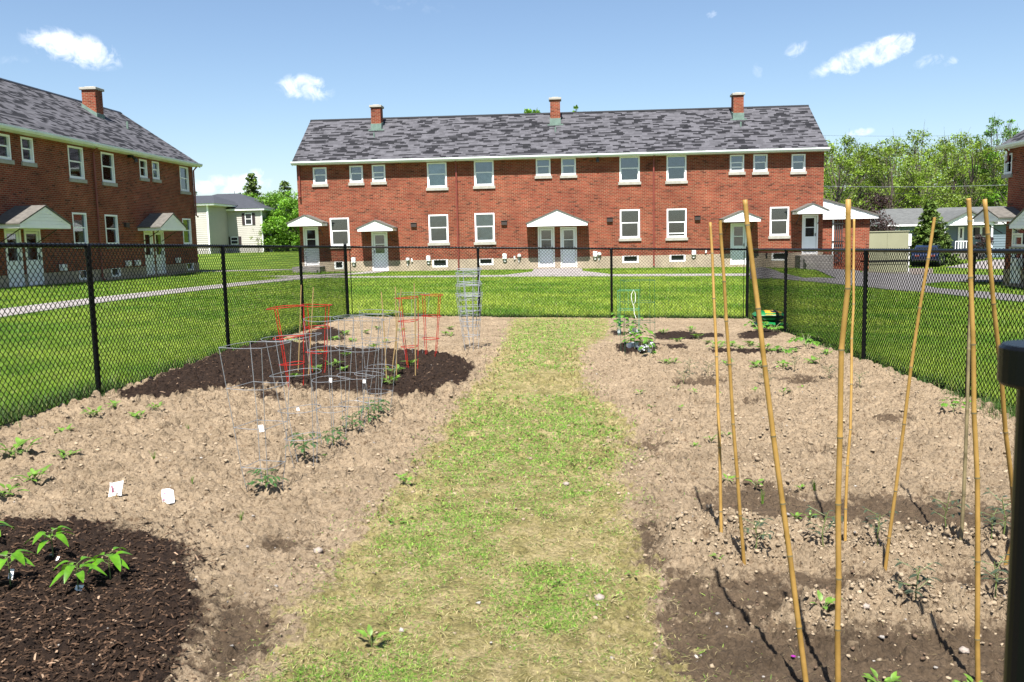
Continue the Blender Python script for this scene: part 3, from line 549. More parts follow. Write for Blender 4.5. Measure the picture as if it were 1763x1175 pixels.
x = np.concatenate(xs_); y = np.concatenate(ys_); n = len(x); cl_ = fb(x, y, .4, 33); k = rng.random(n) < cl_*1.3; x, y, cl_ = x[k], y[k], cl_[k]; n = len(x)
h = (.05+.16*rng.random(n)**2)*(.5+1.1*cl_); near_ = np.clip(1.3-y/14, 0, 1); h *= .55+.6*near_
col = np.array([.075, .16, .022])*(.5+1.1*rng.random((n, 1))); col = np.where((rng.random(n) < .1)[:, None], np.array([.34, .32, .14]), col)
tag(ribbons('edge_grass', x, y, gz(x, y), h, .004*np.clip(y/7, 1, 4), rng.random(n)*6.28, .8+.7*rng.random(n), col, 'grass_blade', kind='bend', bend=.5+.5*rng.random(n)), 'long uncut grass growing along the foot of the fence', 'grass', kind='stuff')
# ================================================================== BUILDINGS
class Fr:
    """facade frame: u along the wall, n outwards from it, z up"""
    def __init__(s, O, U, Nn): s.O = Vector(O); s.U = Vector(U); s.N = Vector(Nn)
    def p(s, u, n, z): return tuple(s.O+s.U*u+s.N*n+Vector((0, 0, z)))
    def box(s, mb, u0, u1, n0, n1, z0, z1): return mb.box(s.p(u0, n0, z0), s.p(u1, n1, z1))
    def poly(s, mb, pts, n0, n1):   # prism, outline in (u, z)
        k = len(pts); mb.add([s.p(u, n0, z) for u, z in pts]+[s.p(u, n1, z) for u, z in pts], [tuple(range(k-1, -1, -1)), tuple(range(k, 2*k))]+[(i, (i+1) % k, k+(i+1) % k, k+i) for i in range(k)])
def facade(fr, mb, u0, u1, z0, z1, ops, n=0., depth=.14):
    ops = [(max(a, u0), min(b, u1), max(c, z0), min(d, z1)) for a, b, c, d in ops if b > u0 and a < u1 and d > z0 and c < z1]
    us = sorted({u0, u1, *[o[0] for o in ops], *[o[1] for o in ops]}); zs = sorted({z0, z1, *[o[2] for o in ops], *[o[3] for o in ops]})
    for i in range(len(us)-1):
        for j in range(len(zs)-1):
            uc, zc = (us[i]+us[i+1])/2, (zs[j]+zs[j+1])/2
            if any(a < uc < b and c < zc < d for a, b, c, d in ops): continue
            mb.add([fr.p(us[i], n, zs[j]), fr.p(us[i+1], n, zs[j]), fr.p(us[i+1], n, zs[j+1]), fr.p(us[i], n, zs[j+1])], [(0, 1, 2, 3)])
    for a, b, c, d in ops:
        for q in ([(a, c), (a, d)], [(b, d), (b, c)], [(a, d), (b, d)], [(b, c), (a, c)]):
            if (q[0][1] == q[1][1]) and (q[0][1] in (z0, z1)): continue
            mb.add([fr.p(q[0][0], n, q[0][1]), fr.p(q[1][0], n, q[1][1]), fr.p(q[1][0], n-depth, q[1][1]), fr.p(q[0][0], n-depth, q[0][1])], [(0, 1, 2, 3)])
def window(fr, par, u0, u1, z0, z1, top='cur_mid', bot='cur_mid', opened=0., sill=True, frame_m='white_trim'):
    f = MB(); c = .07; h = z1-z0; zm = z0+.05+(h-.05)*.52
    fr.box(f, u0, u0+c, -.10, .012, z0, z1); fr.box(f, u1-c, u1, -.10, .012, z0, z1); fr.box(f, u0+c, u1-c, -.10, .010, z1-c, z1); fr.box(f, u0+c, u1-c, -.10, .014, z0, z0+.10)
    fr.box(f, u0+c, u1-c, -.095, -.045, zm-.025, zm+.025)                                   # meeting rail
    fr.box(f, u0+c, u0+c+.035, -.09, -.05, z0+.10, zm-.025); fr.box(f, u1-c-.035, u1-c, -.09, -.05, z0+.10, zm-.025)
    if opened: zo = z0+.10+opened; fr.box(f, u0+c+.035, u1-c-.035, -.088, -.048, zo, zo+.05)
    w = f.build('window', frame_m, par)
    g = MB(); fr.box(g, u0+c-.01, u1-c+.01, -.078, -.072, z0+.09, z1-c+.01); g.build('pane', 'glass', w)
    g = MB(); fr.box(g, u0, u1, -.112, -.102, zm, z1); g.build('curtain_or_room_shade', top, w)  # backing sheet
    g = MB(); fr.box(g, u0, u1, -.112, -.102, z0, zm-.001); g.build('curtain_or_room_shade', bot, w)
    if sill: g = MB(); fr.box(g, u0-.07, u1+.07, -.06, .07, z0-.15, z0-.004); g.build('sill', 'sill_stone', w)
    return w
def base_window(fr, par, u0, u1, z0, z1):
    f = MB(); c = .085; nf = .035
    fr.box(f, u0, u0+c, -.08, nf, z0, z1); fr.box(f, u1-c, u1, -.08, nf, z0, z1); fr.box(f, u0+c, u1-c, -.08, nf-.002, z0, z0+c); fr.box(f, u0+c, u1-c, -.08, nf-.002, z1-.02, z1)
    w = f.build('basement_window', 'white_trim', par); g = MB(); fr.box(g, u0+c, u1-c, -.07, -.06, z0+c, z1-.02); g.build('pane', 'car_glass', w)
def door(fr, par, u0, u1, z0, z1, hand=1, glass_h=.46, cur='cur_mid'):
    f = MB(); c = .075
    fr.box(f, u0, u0+c, -.12, .02, z0, z1); fr.box(f, u1-c, u1, -.12, .02, z0, z1); fr.box(f, u0+c, u1-c, -.12, .018, z1-c, z1)
    d = MB(); zg = z1-c-.10-(z1-z0)*glass_h; a, b_ = u0+c+.012, u1-c-.012; ga, gb = a+.10, b_-.10; zt = z1-c-.012
    fr.box(d, a, b_, -.075, -.03, z0+.26, zg); fr.box(d, a, ga, -.075, -.03, zg, zt); fr.box(d, gb, b_, -.075, -.03, zg, zt); fr.box(d, ga, gb, -.075, -.03, zt-.09, zt); zm = (zg+zt)/2-.05; fr.box(d, ga, gb, -.072, -.033, zm-.022, zm+.022)
    D = d.build('door', 'door_white', par, bevel=.006); f.build('frame', 'white_trim', D)
    k = MB(); fr.box(k, a, b_, -.072, -.024, z0+.01, z0+.258); k.build('kick_plate', 'door_kick', D)
    g = MB(); fr.box(g, ga, gb, -.058, -.052, zg, zt-.09); g.build('glass', 'glass', D); g = MB(); fr.box(g, ga, gb, -.125, -.115, zg, zm); g.build('blind_or_room_shade', cur, D); g = MB(); fr.box(g, ga, gb, -.125, -.115, zm+.001, zt); g.build('blind_or_room_shade', 'room_shade', D)  # dark sheet behind the upper glass stands for the dim interior
    hx = (b_-.05) if hand > 0 else (a+.05); g = MB(); fr.box(g, hx-.014, hx+.014, -.03, .015, z0+.95, z0+1.1); g.build('handle', 'dark_metal', D, bevel=.004)
    return D
def canopy(fr, par, u0, u1, zb, za, prot=1.1, skew=0.):
    uc = (u0+u1)/2+skew; zf = zb+.15; body = MB()
    fr.poly(body, [(u0, zb), (u1, zb), (u1, zf), (uc, za), (u0, zf)], .004, prot-.02)
    # raised face trim and siding boards on the gable
    t_ = .15; fr.poly(body, [(u0, zb), (u1, zb), (u1, zf), (u0, zf)], prot-.02, prot+.012)
    for s_ in (-1, 1):
        ue = u0 if s_ < 0 else u1; fr.poly(body, [(ue, zf), (uc, za), (uc, za-t_), (ue-s_*t_*1.6, zf)] if s_ < 0 else [(uc, za), (ue, zf), (ue-s_*t_*1.6, zf), (uc, za-t_)], prot-.02, prot+.010)
    k = 4; hh = (za-t_-zf)
    for i in range(k):
        z0 = zf+hh*i/k+.004; z1 = zf+hh*(i+1)/k-.012; w0 = (uc-u0)*(1-(z0-zf)/max(.01, (za-zf)))-t_*1.2; w1 = (uc-u0)*(1-(z1-zf)/max(.01, (za-zf)))-t_*1.2
        if w1 > .02: fr.poly(body, [(uc-w0, z0), (uc+w0, z0), (uc+w1, z1), (uc-w1, z1)], prot-.02, prot+.0)
    Cn = body.build('canopy', 'white_trim', par)
    rf = MB(); o = .07; sl = (za-zf)/max(.01, (uc-u0))
    for s_ in (-1, 1):
        ue = (u0-o) if s_ < 0 else (u1+o); ze = zf-o*sl
        pts = [(ue, ze+.005), (uc, za+.005), (uc, za+.06), (ue, ze+.055)]
        fr.poly(rf, pts if s_ < 0 else pts[::-1], .006, prot+.05)
    rf.build('canopy_roof', 'canopy_roof', Cn)
    for s_ in (-1, 1):
        g = MB(); ub = uc+s_*(u1-u0)*.36; g.tube([fr.p(ub, .03, zb-.5), fr.p(ub, prot*.75, zb-.02)], .02, 5); g.build('bracket', 'vent_brown', Cn)
    return Cn
def brick_block(label, name, fr, u0, u1, depth, z_f, z_e, z_g, ops, roof_m, hip=None, z_ridge=2.65):
    """two storey brick block with a gable roof; z_f foundation top, z_e eave, z_g lowest ground"""
    root = thing(name, label, 'building', fr.p((u0+u1)/2, -depth/2, z_g))
    wl = MB(); facade(fr, wl, u0, u1, z_f, z_e, ops); rd = z_e+z_ridge-.32
    for (ua, ub, na, nb) in ((u0, u0, 0, -depth), (u1, u1, -depth, 0)): wl.add([fr.p(ua, na, z_f), fr.p(ub, nb, z_f), fr.p(ub, nb, z_e), fr.p(ua, -depth/2, rd), fr.p(ua, na, z_e)], [(0, 1, 2, 3, 4)])
    wl.add([fr.p(u0, -depth, z_f), fr.p(u1, -depth, z_f), fr.p(u1, -depth, z_e), fr.p(u0, -depth, z_e)], [(0, 1, 2, 3)])
    wl.build('wall', 'brick', root)
    fd = MB(); facade(fr, fd, u0-.02, u1+.02, z_g-.6, z_f, ops, n=.03, depth=.16)
    fd.add([fr.p(u0-.02, .03, z_f), fr.p(u1+.02, .03, z_f), fr.p(u1+.02, -.02, z_f), fr.p(u0-.02, -.02, z_f)], [(0, 1, 2, 3)]) if False else None
    for ua in (u0-.02, u1+.02): fd.add([fr.p(ua, .03, z_g-.6), fr.p(ua, -depth-.03, z_g-.6), fr.p(ua, -depth-.03, z_f), fr.p(ua, .03, z_f)], [(0, 1, 2, 3)])
    fd.build('foundation', 'foundation', root)
    oe, og = .38, .12; ze = z_e+.13; zr = z_e+z_ridge; th = .11
    rf = MB()
    for s_ in (0, 1):
        n_e = oe if s_ == 0 else -depth-oe
        pts = [(u0-og, n_e, ze), (u1+og, n_e, ze), (u1+og, -depth/2, zr), (u0-og, -depth/2, zr)]
        rf.hexa([fr.p(a, b_, c-th) for a, b_, c in pts]+[fr.p(a, b_, c) for a, b_, c in pts])
    R = rf.build('roof', roof_m, root)
    rc = MB(); rc.hexa([fr.p(u0-og, -depth/2+.13, zr-.06), fr.p(u1+og, -depth/2+.13, zr-.06), fr.p(u1+og, -depth/2-.13, zr-.06), fr.p(u0-og, -depth/2-.13, zr-.06), fr.p(u0-og, -depth/2+.02, zr+.03), fr.p(u1+og, -depth/2+.02, zr+.03), fr.p(u1+og, -depth/2-.02, zr+.03), fr.p(u0-og, -depth/2-.02, zr+.03)]); rc.build('ridge_cap', 'dark_metal', R)
    sf = MB(); fr.box(sf, u0-og, u1+og, .004, oe-.03, z_e-.03, z_e+.01)
    for ua, ub in ((u0-og-.015, u0-og+.02), (u1+og-.02, u1+og+.015)):   # rake boards
        for n_e in (oe, -depth-oe): sf.hexa([fr.p(ua, n_e, ze-.22), fr.p(ub, n_e, ze-.22), fr.p(ub, -depth/2, zr-.22), fr.p(ua, -depth/2, zr-.22), fr.p(ua, n_e, ze-.10), fr.p(ub, n_e, ze-.10), fr.p(ub, -depth/2, zr-.10), fr.p(ua, -depth/2, zr-.10)])
    sf.build('eaves_board', 'white_trim', root)
    gt = MB(); prof = [(oe-.03, ze-.15), (oe+.08, ze-.15), (oe+.13, ze-.07), (oe+.13, ze+.0), (oe+.10, ze+.0), (oe+.095, ze-.05), (oe-.03, ze-.12)]
    k = len(prof); gt.add([fr.p(u0-og-.03, a, b_) for a, b_ in prof]+[fr.p(u1+og+.03, a, b_) for a, b_ in prof], [tuple(range(k)), tuple(range(2*k-1, k-1, -1))]+[(i, (i+1) % k, k+(i+1) % k, k+i) for i in range(k)]); gt.build('gutter', 'gutter_white', root)
    return root
def downpipe(fr, root, u, z0, z1):
    g = MB(); g.tube([fr.p(u, .33, z1+.05), fr.p(u, .30, z1-.06), fr.p(u, .09, z1-.28), fr.p(u, .09, z0+.12), fr.p(u, .2, z0+.03)], .042, 8); g.build('downpipe', 'pipe_red', root, smooth=False)
def chimney(root, x0, x1, y0, y1, zb, zt, slope_axis, cap_o=.07):
    g = MB(); g.box((x0, y0, zb), (x1, y1, zt-.12)); c_ = g.build('chimney', 'brick', root)
    g = MB(); g.box((x0-cap_o, y0-cap_o, zt-.12), (x1+cap_o, y1+cap_o, zt)); g.box((x0+.1, y0+.1, zt), (x1-.1, y1-.1, zt+.05)); g.build('cap', 'sill_stone', c_, bevel=.015)
    return c_
def flashing(c_, pts_fn): g = MB(); pts_fn(g); g.build('flashing', 'copper_green', c_)
def siding_box(fr, mb, u, z, w=.2): fr.box(mb, u-w/2, u+w/2, .032, .032+.12, z-.14, z+.14)
# ---------------- centre block
CF = Fr((0, FY, 0), (1, 0, 0), (0, -1, 0))
def cu(px, py): p = atY(px, py, FY); return p[0], p[2]
def crect(x0, x1, y0, y1): a = cu(x0, (y0+y1)/2); b_ = cu(x1, (y0+y1)/2); return (a[0], b_[0], cu((x0+x1)/2, y1)[1], cu((x0+x1)/2, y0)[1])
def R2(a, b_, c, d): return (440+a/3.263, 440+b_/3.263, 160+c/3.263, 160+d/3.263)
def R3(a, b_, c, d): return (860+a/2.938, 860+b_/2.938, 150+c/2.938, 150+d/2.938)
cw = [(R2(323, 400, 420, 513), 'room_shade', 'cur_mid', 0), (R2(528, 603, 410, 505), 'room_shade', 'cur_mid', 0), (R2(654, 729, 405, 500), 'cur_mid', 'cur_grey', .12), (R2(964, 1074, 392, 533), 'cur_pale', 'cur_pale', 0), (R2(1228, 1338, 382, 523), 'cur_grey', 'cur_pale', 0),
      (R2(420, 527, 703, 860), 'room_shade', 'cur_mid', 0), (R2(973, 1083, 685, 842), 'cur_grey', 'cur_grey', 0), (R2(1232, 1343, 676, 838), 'cur_pale', 'cur_pale', 0),
      (R3(184, 258, 363, 449), 'cur_grey', 'cur_grey', 0), (R3(312, 386, 359, 446), 'cur_grey', 'cur_grey', 0), (R3(607, 709, 352, 480), 'cur_mid', 'cur_mid', 0), (R3(845, 945, 347, 475), 'cur_mid', 'cur_mid', 0),
      (R3(1165, 1237, 343, 430), 'cur_mid', 'cur_grey', .12), (R3(1284, 1355, 341, 429), 'cur_mid', 'cur_mid', 0), (R3(1477, 1547, 340, 427), 'cur_mid', 'room_shade', 0),
      (R3(609, 710, 620, 765), 'room_shade', 'cur_mid', 0), (R3(846, 946, 616, 762), 'room_shade', 'room_shade', .1), (R3(1367, 1464, 607, 753), 'room_shade', 'cur_mid', 0)]
cdoors = [(523.2, 549.2, 391, 458), (640.5, 668, 399.6, 466.8), (926.3, 955, 391.2, 460.6), (965, 993.3, 391, 460.6), (1257.5, 1285.3, 384.7, 456), (1380.6, 1408.2, 369.9, 438.7)]
cbase = [(576, 592, 453.5, 464), (744.5, 771, 448, 460.5), (824, 849.5, 446, 456.8), (1071.5, 1099.5, 441, 453), (1152.7, 1180, 439, 451), (1328, 1355, 437.5, 449)]
ZF = .49; dr = [crect(*d) for d in cdoors]; dr = [(a, b_, max(c, -.1) if i not in (0, 5) else c, d) for i, (a, b_, c, d) in enumerate(dr)]
bw = [crect(*d) for d in cbase]; bw = [(a, b_, c, ZF-.003) for a, b_, c, d in bw]
ops = [crect(*w[0]) for w in cw]+dr+bw
ctr = brick_block('long two-storey red brick apartment block facing the camera across the lawn', 'apartment_building', CF, -14.15, 13.47, 7.1, ZF, 5.66, -.5, ops, 'shingle_x', z_ridge=2.80)
for w in cw:
    u0, u1, z0, z1 = crect(*w[0]); window(CF, ctr, u0, u1, z0, z1, w[1], w[2], w[3])
for i, (u0, u1, z0, z1) in enumerate(dr): door(CF, ctr, u0, u1, z0, z1, -1 if i == 1 else 1, cur=('cur_mid', 'room_shade', 'cur_mid', 'cur_grey', 'cur_mid', 'cur_mid')[i])
for u0, u1, z0, z1 in bw: base_window(CF, ctr, u0, u1, z0, z1)
def ccan(x0, x1, yb, ya, xa):
    Yc = FY-1.1; a = atY(x0, yb, Yc); b_ = atY(x1, yb, Yc); ap = atY(xa, ya, Yc); canopy(CF, ctr, a[0], b_[0], (a[2]+b_[2])/2, ap[2], 1.1)
ccan(495.5, 554, 389.5, 371.5, 525); ccan(615.5, 676, 398.3, 380.5, 645); ccan(907.3, 1011.5, 389.4, 362.2, 958.5); ccan(1246.4, 1309.7, 382.1, 364.3, 1278.5); ccan(1373.2, 1426, 368.2, 351.3, 1404)
for (px, py) in ((712.5, 388), (868, 384.5), (1049.8, 379), (1200.8, 376)):
    u, z = cu(px, py); g = MB(); CF.box(g, u-.15, u+.15, .003, .10, z-.1, z+.11); CF.box(g, u-.16, u+.16, .003, .13, z+.11, z+.13); g.build('wall_vent', 'vent_brown', ctr)
for px in (789.6, 1125.5): u, z = cu(px, 440); downpipe(CF, ctr, u, -.1, 5.7)
downpipe(CF, ctr, -14.0, 3.9, 5.7)
for (px, py, s_) in ((609.5, 448, 1), (738, 445, 1), (702.5, 447, 0), (869, 441.5, 1), (894, 440.5, 0), (1024.5, 437.5, 1), (1031.7, 437.5, 0), (1194, 434.5, 1), (1215, 433, 2), (1319, 439, 2), (886, 444, 2), (709.5, 448, 2)):
    u, z = cu(px, py); g = MB()
    if s_ == 1: CF.box(g, u-.11, u+.11, .034, .17, z-.14, z+.14); CF.box(g, u-.05, u+.05, .034, .1, z-.3, z-.145); g.build('utility_box', 'box_white', ctr, bevel=.012)
    elif s_ == 0: g.tube([CF.p(u, .034, z), CF.p(u, .14, z)], [.1, .1], 12); g.tube([CF.p(u, .14, z), CF.p(u, .2, z)], [.08, .06], 12); g.tube([CF.p(u-.02, .08, z-.09), CF.p(u-.02, .08, z-.35)], .02, 6); g.build('gas_meter', 'box_white', ctr)
    else: CF.box(g, u-.04, u+.04, .034, .10, z-.09, z+.09); g.build('junction_box', 'vent_brown' if s_ == 2 and px > 1300 else 'box_white', ctr)
u, z = cu(1028.5, 271); g = MB(); CF.box(g, u-.07, u+.07, .003, .16, z-.0, z+.12); f_l = g.build('wall_lamp', 'box_white', ctr, bevel=.01); g = MB(); g.tube([CF.p(u, .14, z), CF.p(u, .26, z-.16), CF.p(u, .26, z-.26)], [.05, .085, .085], 8); g.build('lamp_head', 'dark_metal', f_l)
# stoops
for i, s_ in ((0, 2), (5, 3)):
    u0, u1, z0, z1 = dr[i]; g = MB(); CF.box(g, u0-.35, u1+(.5 if i == 5 else .3), .04, 1.1, -.7, z0-.02)
    for k in range(1, s_): CF.box(g, u0-.2, u1+.2, 1.1+.28*(k-1), 1.1+.28*k, -.7, z0-.02-.17*k)
    g.build('stoop', 'concrete', ctr, bevel=.01)
# chimneys of the centre block (slope: 5.79 at Y=46.12 to 8.46 at Y=50.05)
def rz(y): return 5.79+(y-46.12)*(8.46-5.79)/(50.05-46.12)
for px, pt in ((646.5, 181.5), (955.5, 168.5), (1271.5, 160.5)):
    p = atY(px, pt, 48.9); x0, x1, y0, y1 = p[0]-.27, p[0]+.27, 48.85, 49.5; c_ = chimney(ctr, x0, x1, y0, y1, 7.2, float(p[2]), 0)
    g = MB(); g.hexa([(x0-.03, y0-.03, rz(y0)-.1), (x1+.03, y0-.03, rz(y0)-.1), (x1+.03, y1, rz(y1)-.1), (x0-.03, y1, rz(y1)-.1), (x0-.03, y0-.03, rz(y0)+.36), (x1+.03, y0-.03, rz(y0)+.36), (x1+.03, y1, rz(y1)+.1), (x0-.03, y1, rz(y1)+.1)])
    g.box((x0-.16, y0-.05, rz(y0)-.02), (x1+.16, y0-.031, rz(y0)+.05)); g.build('flashing', 'copper_green', c_)
    g = MB(); g.tube([(p[0], 48.2, rz(48.2)-.05), (p[0], 48.2, rz(48.2)+.25)], .04, 8); g.build('roof_vent', 'copper_green', ctr)
# brick lean-to with white half gable on the right end
g = MB(); 
ez = atY(1450, 377, 46.9)[2]
g.box((13.49, 46.95, -1.2), (16.0, 50.4, ez)); ann = g.build('side_porch', 'brick', ctr)
pts = [(13.49, ez-.02), (16.35, ez-.02), (16.35, ez+.12), (13.49, atY(1418, 344.6, 46.8)[2])]; g = MB(); CF.poly(g, pts, -.18, -.3)
for k in range(5): z0 = ez+.12+k*.17; ue = 16.3-(z0+.14-ez-.12)*(16.35-13.49)/(pts[3][1]-pts[2][1]); g_ = CF.poly(g, [(13.5, z0), (ue-.12, z0), (ue-.12, z0+.15), (13.5, z0+.15)], -.18, -.168) if ue > 13.8 else None
g.build('gable_siding', 'white_trim', ann)
g = MB(); g.hexa([(13.49, 46.62, pts[3][1]+.01), (16.42, 46.62, ez+.1), (16.42, 50.5, ez+.1), (13.49, 50.5, pts[3][1]+.01), (13.49, 46.62, pts[3][1]+.09), (16.42, 46.62, ez+.17), (16.42, 50.5, ez+.17), (13.49, 50.5, pts[3][1]+.09)]); g.build('porch_roof', 'canopy_roof', ann)
for k, px in enumerate((1434, 1438.5, 1442, 1445.5, 1449.5)):
    u = atY(px, 400, 46.9)[0]; g = MB(); g.tube([(u, 46.88, -1.0 if k == 0 else -.1), (u, 46.88, ez-.03-.1*(k % 2))], .05 if k == 0 else .025, 7); g.build('conduit', 'gutter_white' if k == 0 else 'rim', ann)
g = MB(); u0 = atY(1432, 395, 46.9)[0]; g.box((u0, 46.80, .98), (u0+.6, 46.845, 1.04)); g.box((u0, 46.80, 1.9), (u0+.6, 46.845, 1.95)); g.build('conduit_rail', 'dark_metal', ann)
# ---------------- left block (facade faces +X, in its own shade)
LX = -19.7; LF = Fr((LX, 0, 0), (0, 1, 0), (1, 0, 0))
def lrect(x0, x1, y0, y1, X=LX):
    a = atX(x0, (y0+y1)/2, X); b_ = atX(x1, (y0+y1)/2, X); xm = (x0+x1)/2; return (a[1], b_[1], atX(xm, y1, X)[2], atX(xm, y0, X)[2])
def R1(a, b_, c, d): return (a/2.798, b_/2.798, 120+c/2.798, 120+d/2.798)
lw = [R1(-45, 49, 308, 430), R1(102, 160, 328, 447), R1(330, 402, 372, 526), R1(489, 550, 402, 544), R1(672, 708, 434, 522), R1(733, 766, 444, 529), R1(867, 908, 469, 587), R1(352, 420, 690, 845), R1(508, 569, 700, 845), R1(881, 921, 718, 842)]
ld = [R1(30, 108, 780, 1045), R1(125, 203, 782, 1043), R1(698, 740, 785, 990), R1(750, 793, 787, 988)]
lb = [R1(378, 428, 962, 1010), R1(533, 578, 955, 998), R1(897, 931, 930, 964)]
lz = lambda r, a, b_: (r[0], r[1], a, b_)
lwr = [lrect(*w) for w in lw]
LZF = .60; ldr = [lz(lrect(*w), .16, 2.25) for w in ld]; lbr = [lz(lrect(*w), LZF-.38, LZF-.003) for w in lb]
lwr = [(a, b_, 4.15, 5.17) if i in (0, 1) and False else (a, b_, c, d) for i, (a, b_, c, d) in enumerate(lwr)]
lft = brick_block('two-storey brick apartment block on the left, its shaded front receding from the camera', 'apartment_building', LF, 21.0, 46.2, 7.6, LZF, 5.70, .0, lwr+ldr+lbr, 'shingle_y', z_ridge=2.95)
for i, (u0, u1, z0, z1) in enumerate(lwr): window(LF, lft, u0, u1, z0, z1, *(('cur_grey', 'cur_grey'), ('room_shade', 'cur_mid'), ('room_shade', 'cur_mid'), ('cur_mid', 'cur_mid'), ('cur_mid', 'room_shade'), ('room_shade', 'cur_mid'), ('cur_mid', 'cur_mid'), ('cur_mid', 'cur_grey'), ('room_shade', 'cur_mid'), ('cur_grey', 'cur_grey'))[i])
for u0, u1, z0, z1 in ldr: door(LF, lft, u0, u1, z0, z1, 1)
for u0, u1, z0, z1 in lbr: base_window(LF, lft, u0, u1, z0, z1)
def lcan(x0, x1, yb, ya):
    Xc = LX+1.1; a = atX(x0, yb, Xc); b_ = atX(x1, yb, Xc); um = (a[1]+b_[1])/2; 
    xm = x0+(x1-x0)*.5; ap = atX(xm, ya, Xc); canopy(LF, lft, a[1], b_[1], (a[2]+b_[2])/2, ap[2]+.05, 1.1)
lcan(34.5, 121.5, 393.6, 358.7); lcan(277, 319.5, 397.2, 370.9)
u = atX(162, 330, LX)[1]; downpipe(LF, lft, u, .1, 5.75); downpipe(LF, lft, 46.1, 3.0, 5.75)
p = atX(221, 270, LX); g = MB(); LF.box(g, p[1]-.1, p[1]+.1, .004, .2, p[2]-.05, p[2]+.12); wl_ = g.build('wall_lamp', 'dark_metal', lft, bevel=.01); g = MB(); g.tube([LF.p(p[1], .18, p[2]), LF.p(p[1], .34, p[2]-.14), LF.p(p[1], .34, p[2]-.25)], [.05, .09, .09], 8); g.build('lamp_head', 'dark_metal', wl_)
for (px, py) in ((104, 461), (217, 454), (233, 453), (303, 448.5)):
    p = atX(px, py, LX); g = MB(); LF.box(g, p[1]-.16, p[1]+.16, .034, .2, p[2]-.13, p[2]+.13); g.build('utility_box', 'box_white', lft, bevel=.02)
p = atX(216, 388, LX); g = MB(); LF.box(g, p[1]-.15, p[1]+.15, .004, .12, p[2]-.1, p[2]+.1); g.build('wall_vent', 'vent_brown', lft)
c_ = chimney(lft, -22.78, -22.11, 41.3, 41.95, 7.0, 9.1, 0, .08)
g = MB(); x0, x1, y0, y1 = -22.81, -22.08, 41.27, 41.98; lzr = lambda x: 5.83+(LX+.38-x)*(8.65-5.83)/4.18
g.hexa([(x0, y0, lzr(x0)-.1), (x1, y0, lzr(x1)-.1), (x1, y1, lzr(x1)-.1), (x0, y1, lzr(x0)-.1), (x0, y0, lzr(x0)+.18), (x1, y0, lzr(x1)+.18), (x1, y1, lzr(x1)+.18), (x0, y1, lzr(x0)+.18)]); g.build('flashing', 'copper_green', c_)
g = MB(); g.tube([(-21.6, 43.2, lzr(-21.6)-.05), (-21.6, 43.2, lzr(-21.6)+.35)], .05, 8); g.build('roof_vent', 'copper_green', lft)
# ---------------- right block
RX = 18.7; RF = Fr((RX, 0, 0), (0, 1, 0), (-1, 0, 0))
def rrect(x0, x1, y0, y1, X=RX):
    a = atX(x1, (y0+y1)/2, X); b_ = atX(x0, (y0+y1)/2, X); xm = (x0+x1)/2; return (a[1], b_[1], atX(xm, y1, X)[2], atX(xm, y0, X)[2])
def R4(a, b_, c, d): return (1360+a/3.263, 1360+b_/3.263, 180+c/3.263, 180+d/3.263)
rw = [R4(1205, 1248, 277, 392), R4(1250, 1345, 612, 800)]
rwr = [rrect(*w) for w in rw]; rdr = [(36.9, 37.75, -.78, 1.3)]; rb = [(35.5, 36.3, -.62, -.24)]
rgt = brick_block('dark shaded brick apartment block at the right edge of the view', 'apartment_building', RF, 22.0, 38.3, 7.2, -.2, 4.83, -.9, rwr+rdr+rb, 'shingle_y', z_ridge=2.7)
for u0, u1, z0, z1 in rwr: window(RF, rgt, u0, u1, z0, z1, 'cur_mid', 'room_shade')
door(RF, rgt, *rdr[0]); base_window(RF, rgt, *rb[0])
a = atX(1676.6, 383, RX-1.1); b_ = atX(1700, 383, RX-1.1); canopy(RF, rgt, b_[1]-.9, a[1], a[2], atX(1682, 361, RX-1.1)[2], 1.1)
a = atX(1738, 394, RX-1.1); canopy(RF, rgt, a[1]-2.4, a[1], a[2], a[2]+.75, 1.1)
downpipe(RF, rgt, 38.2, 4.2, 4.95)
p = atX(1758, 455, RX); g = MB(); RF.box(g, p[1]-.25, p[1]+.1, .034, .3, p[2]-.2, p[2]+.25); g.build('utility_box', 'box_white', rgt, bevel=.02)
# ---------------- far left: beige sided house
Yh = 107.; hx = lambda px, Y=Yh: atY(px, 420, Y)[0]; hz = lambda py, px=420, Y=Yh: atY(px, py, Y)[2]
x0, x1 = hx(376), hx(453); ze = hz(363); zg = .2
hs = thing('sided_house', 'beige sided two-storey house with dark hip roof beyond the left lawn', 'house', ((x0+x1)/2, Yh, zg))
def sided(mb, x0, x1, y0, y1, z0, z1, st=.24):
    z = z0; 
    while z < z1-.01:
        zt = min(z+st, z1); mb.hexa([(x0-.03, y0-.03, z), (x1+.03, y0-.03, z), (x1+.03, y1+.03, z), (x0-.03, y1+.03, z), (x0, y0, zt-.003), (x1, y0, zt-.003), (x1, y1, zt-.003), (x0, y1, zt-.003)]); z = zt
g = MB(); sided(g, x0, x1, Yh, Yh+13, zg-.5, ze); g.build('wall', 'siding', hs)
xw0, xw1 = hx(330, 101), hx(361, 101); zw = hz(354, 350, 101)
g = MB(); sided(g, xw0-4, xw1, 101, 112, zg-.5, zw); g.build('wall', 'siding', hs)
g = MB(); g.box((xw1-.1, 100.93, zg-.3), (xw1+.06, 101.12, zw)); g.box((x1-.08, Yh-.06, zg-.3), (x1+.06, Yh+.1, ze)); g.box((x0-3, Yh-.45, ze+.0), (x1+.5, Yh+13.4, ze+.22)); g.box((xw0-4.3, 100.5, zw+.0), (xw1+1.0, 110, zw+.2)); g.build('trim', 'white_trim', hs)
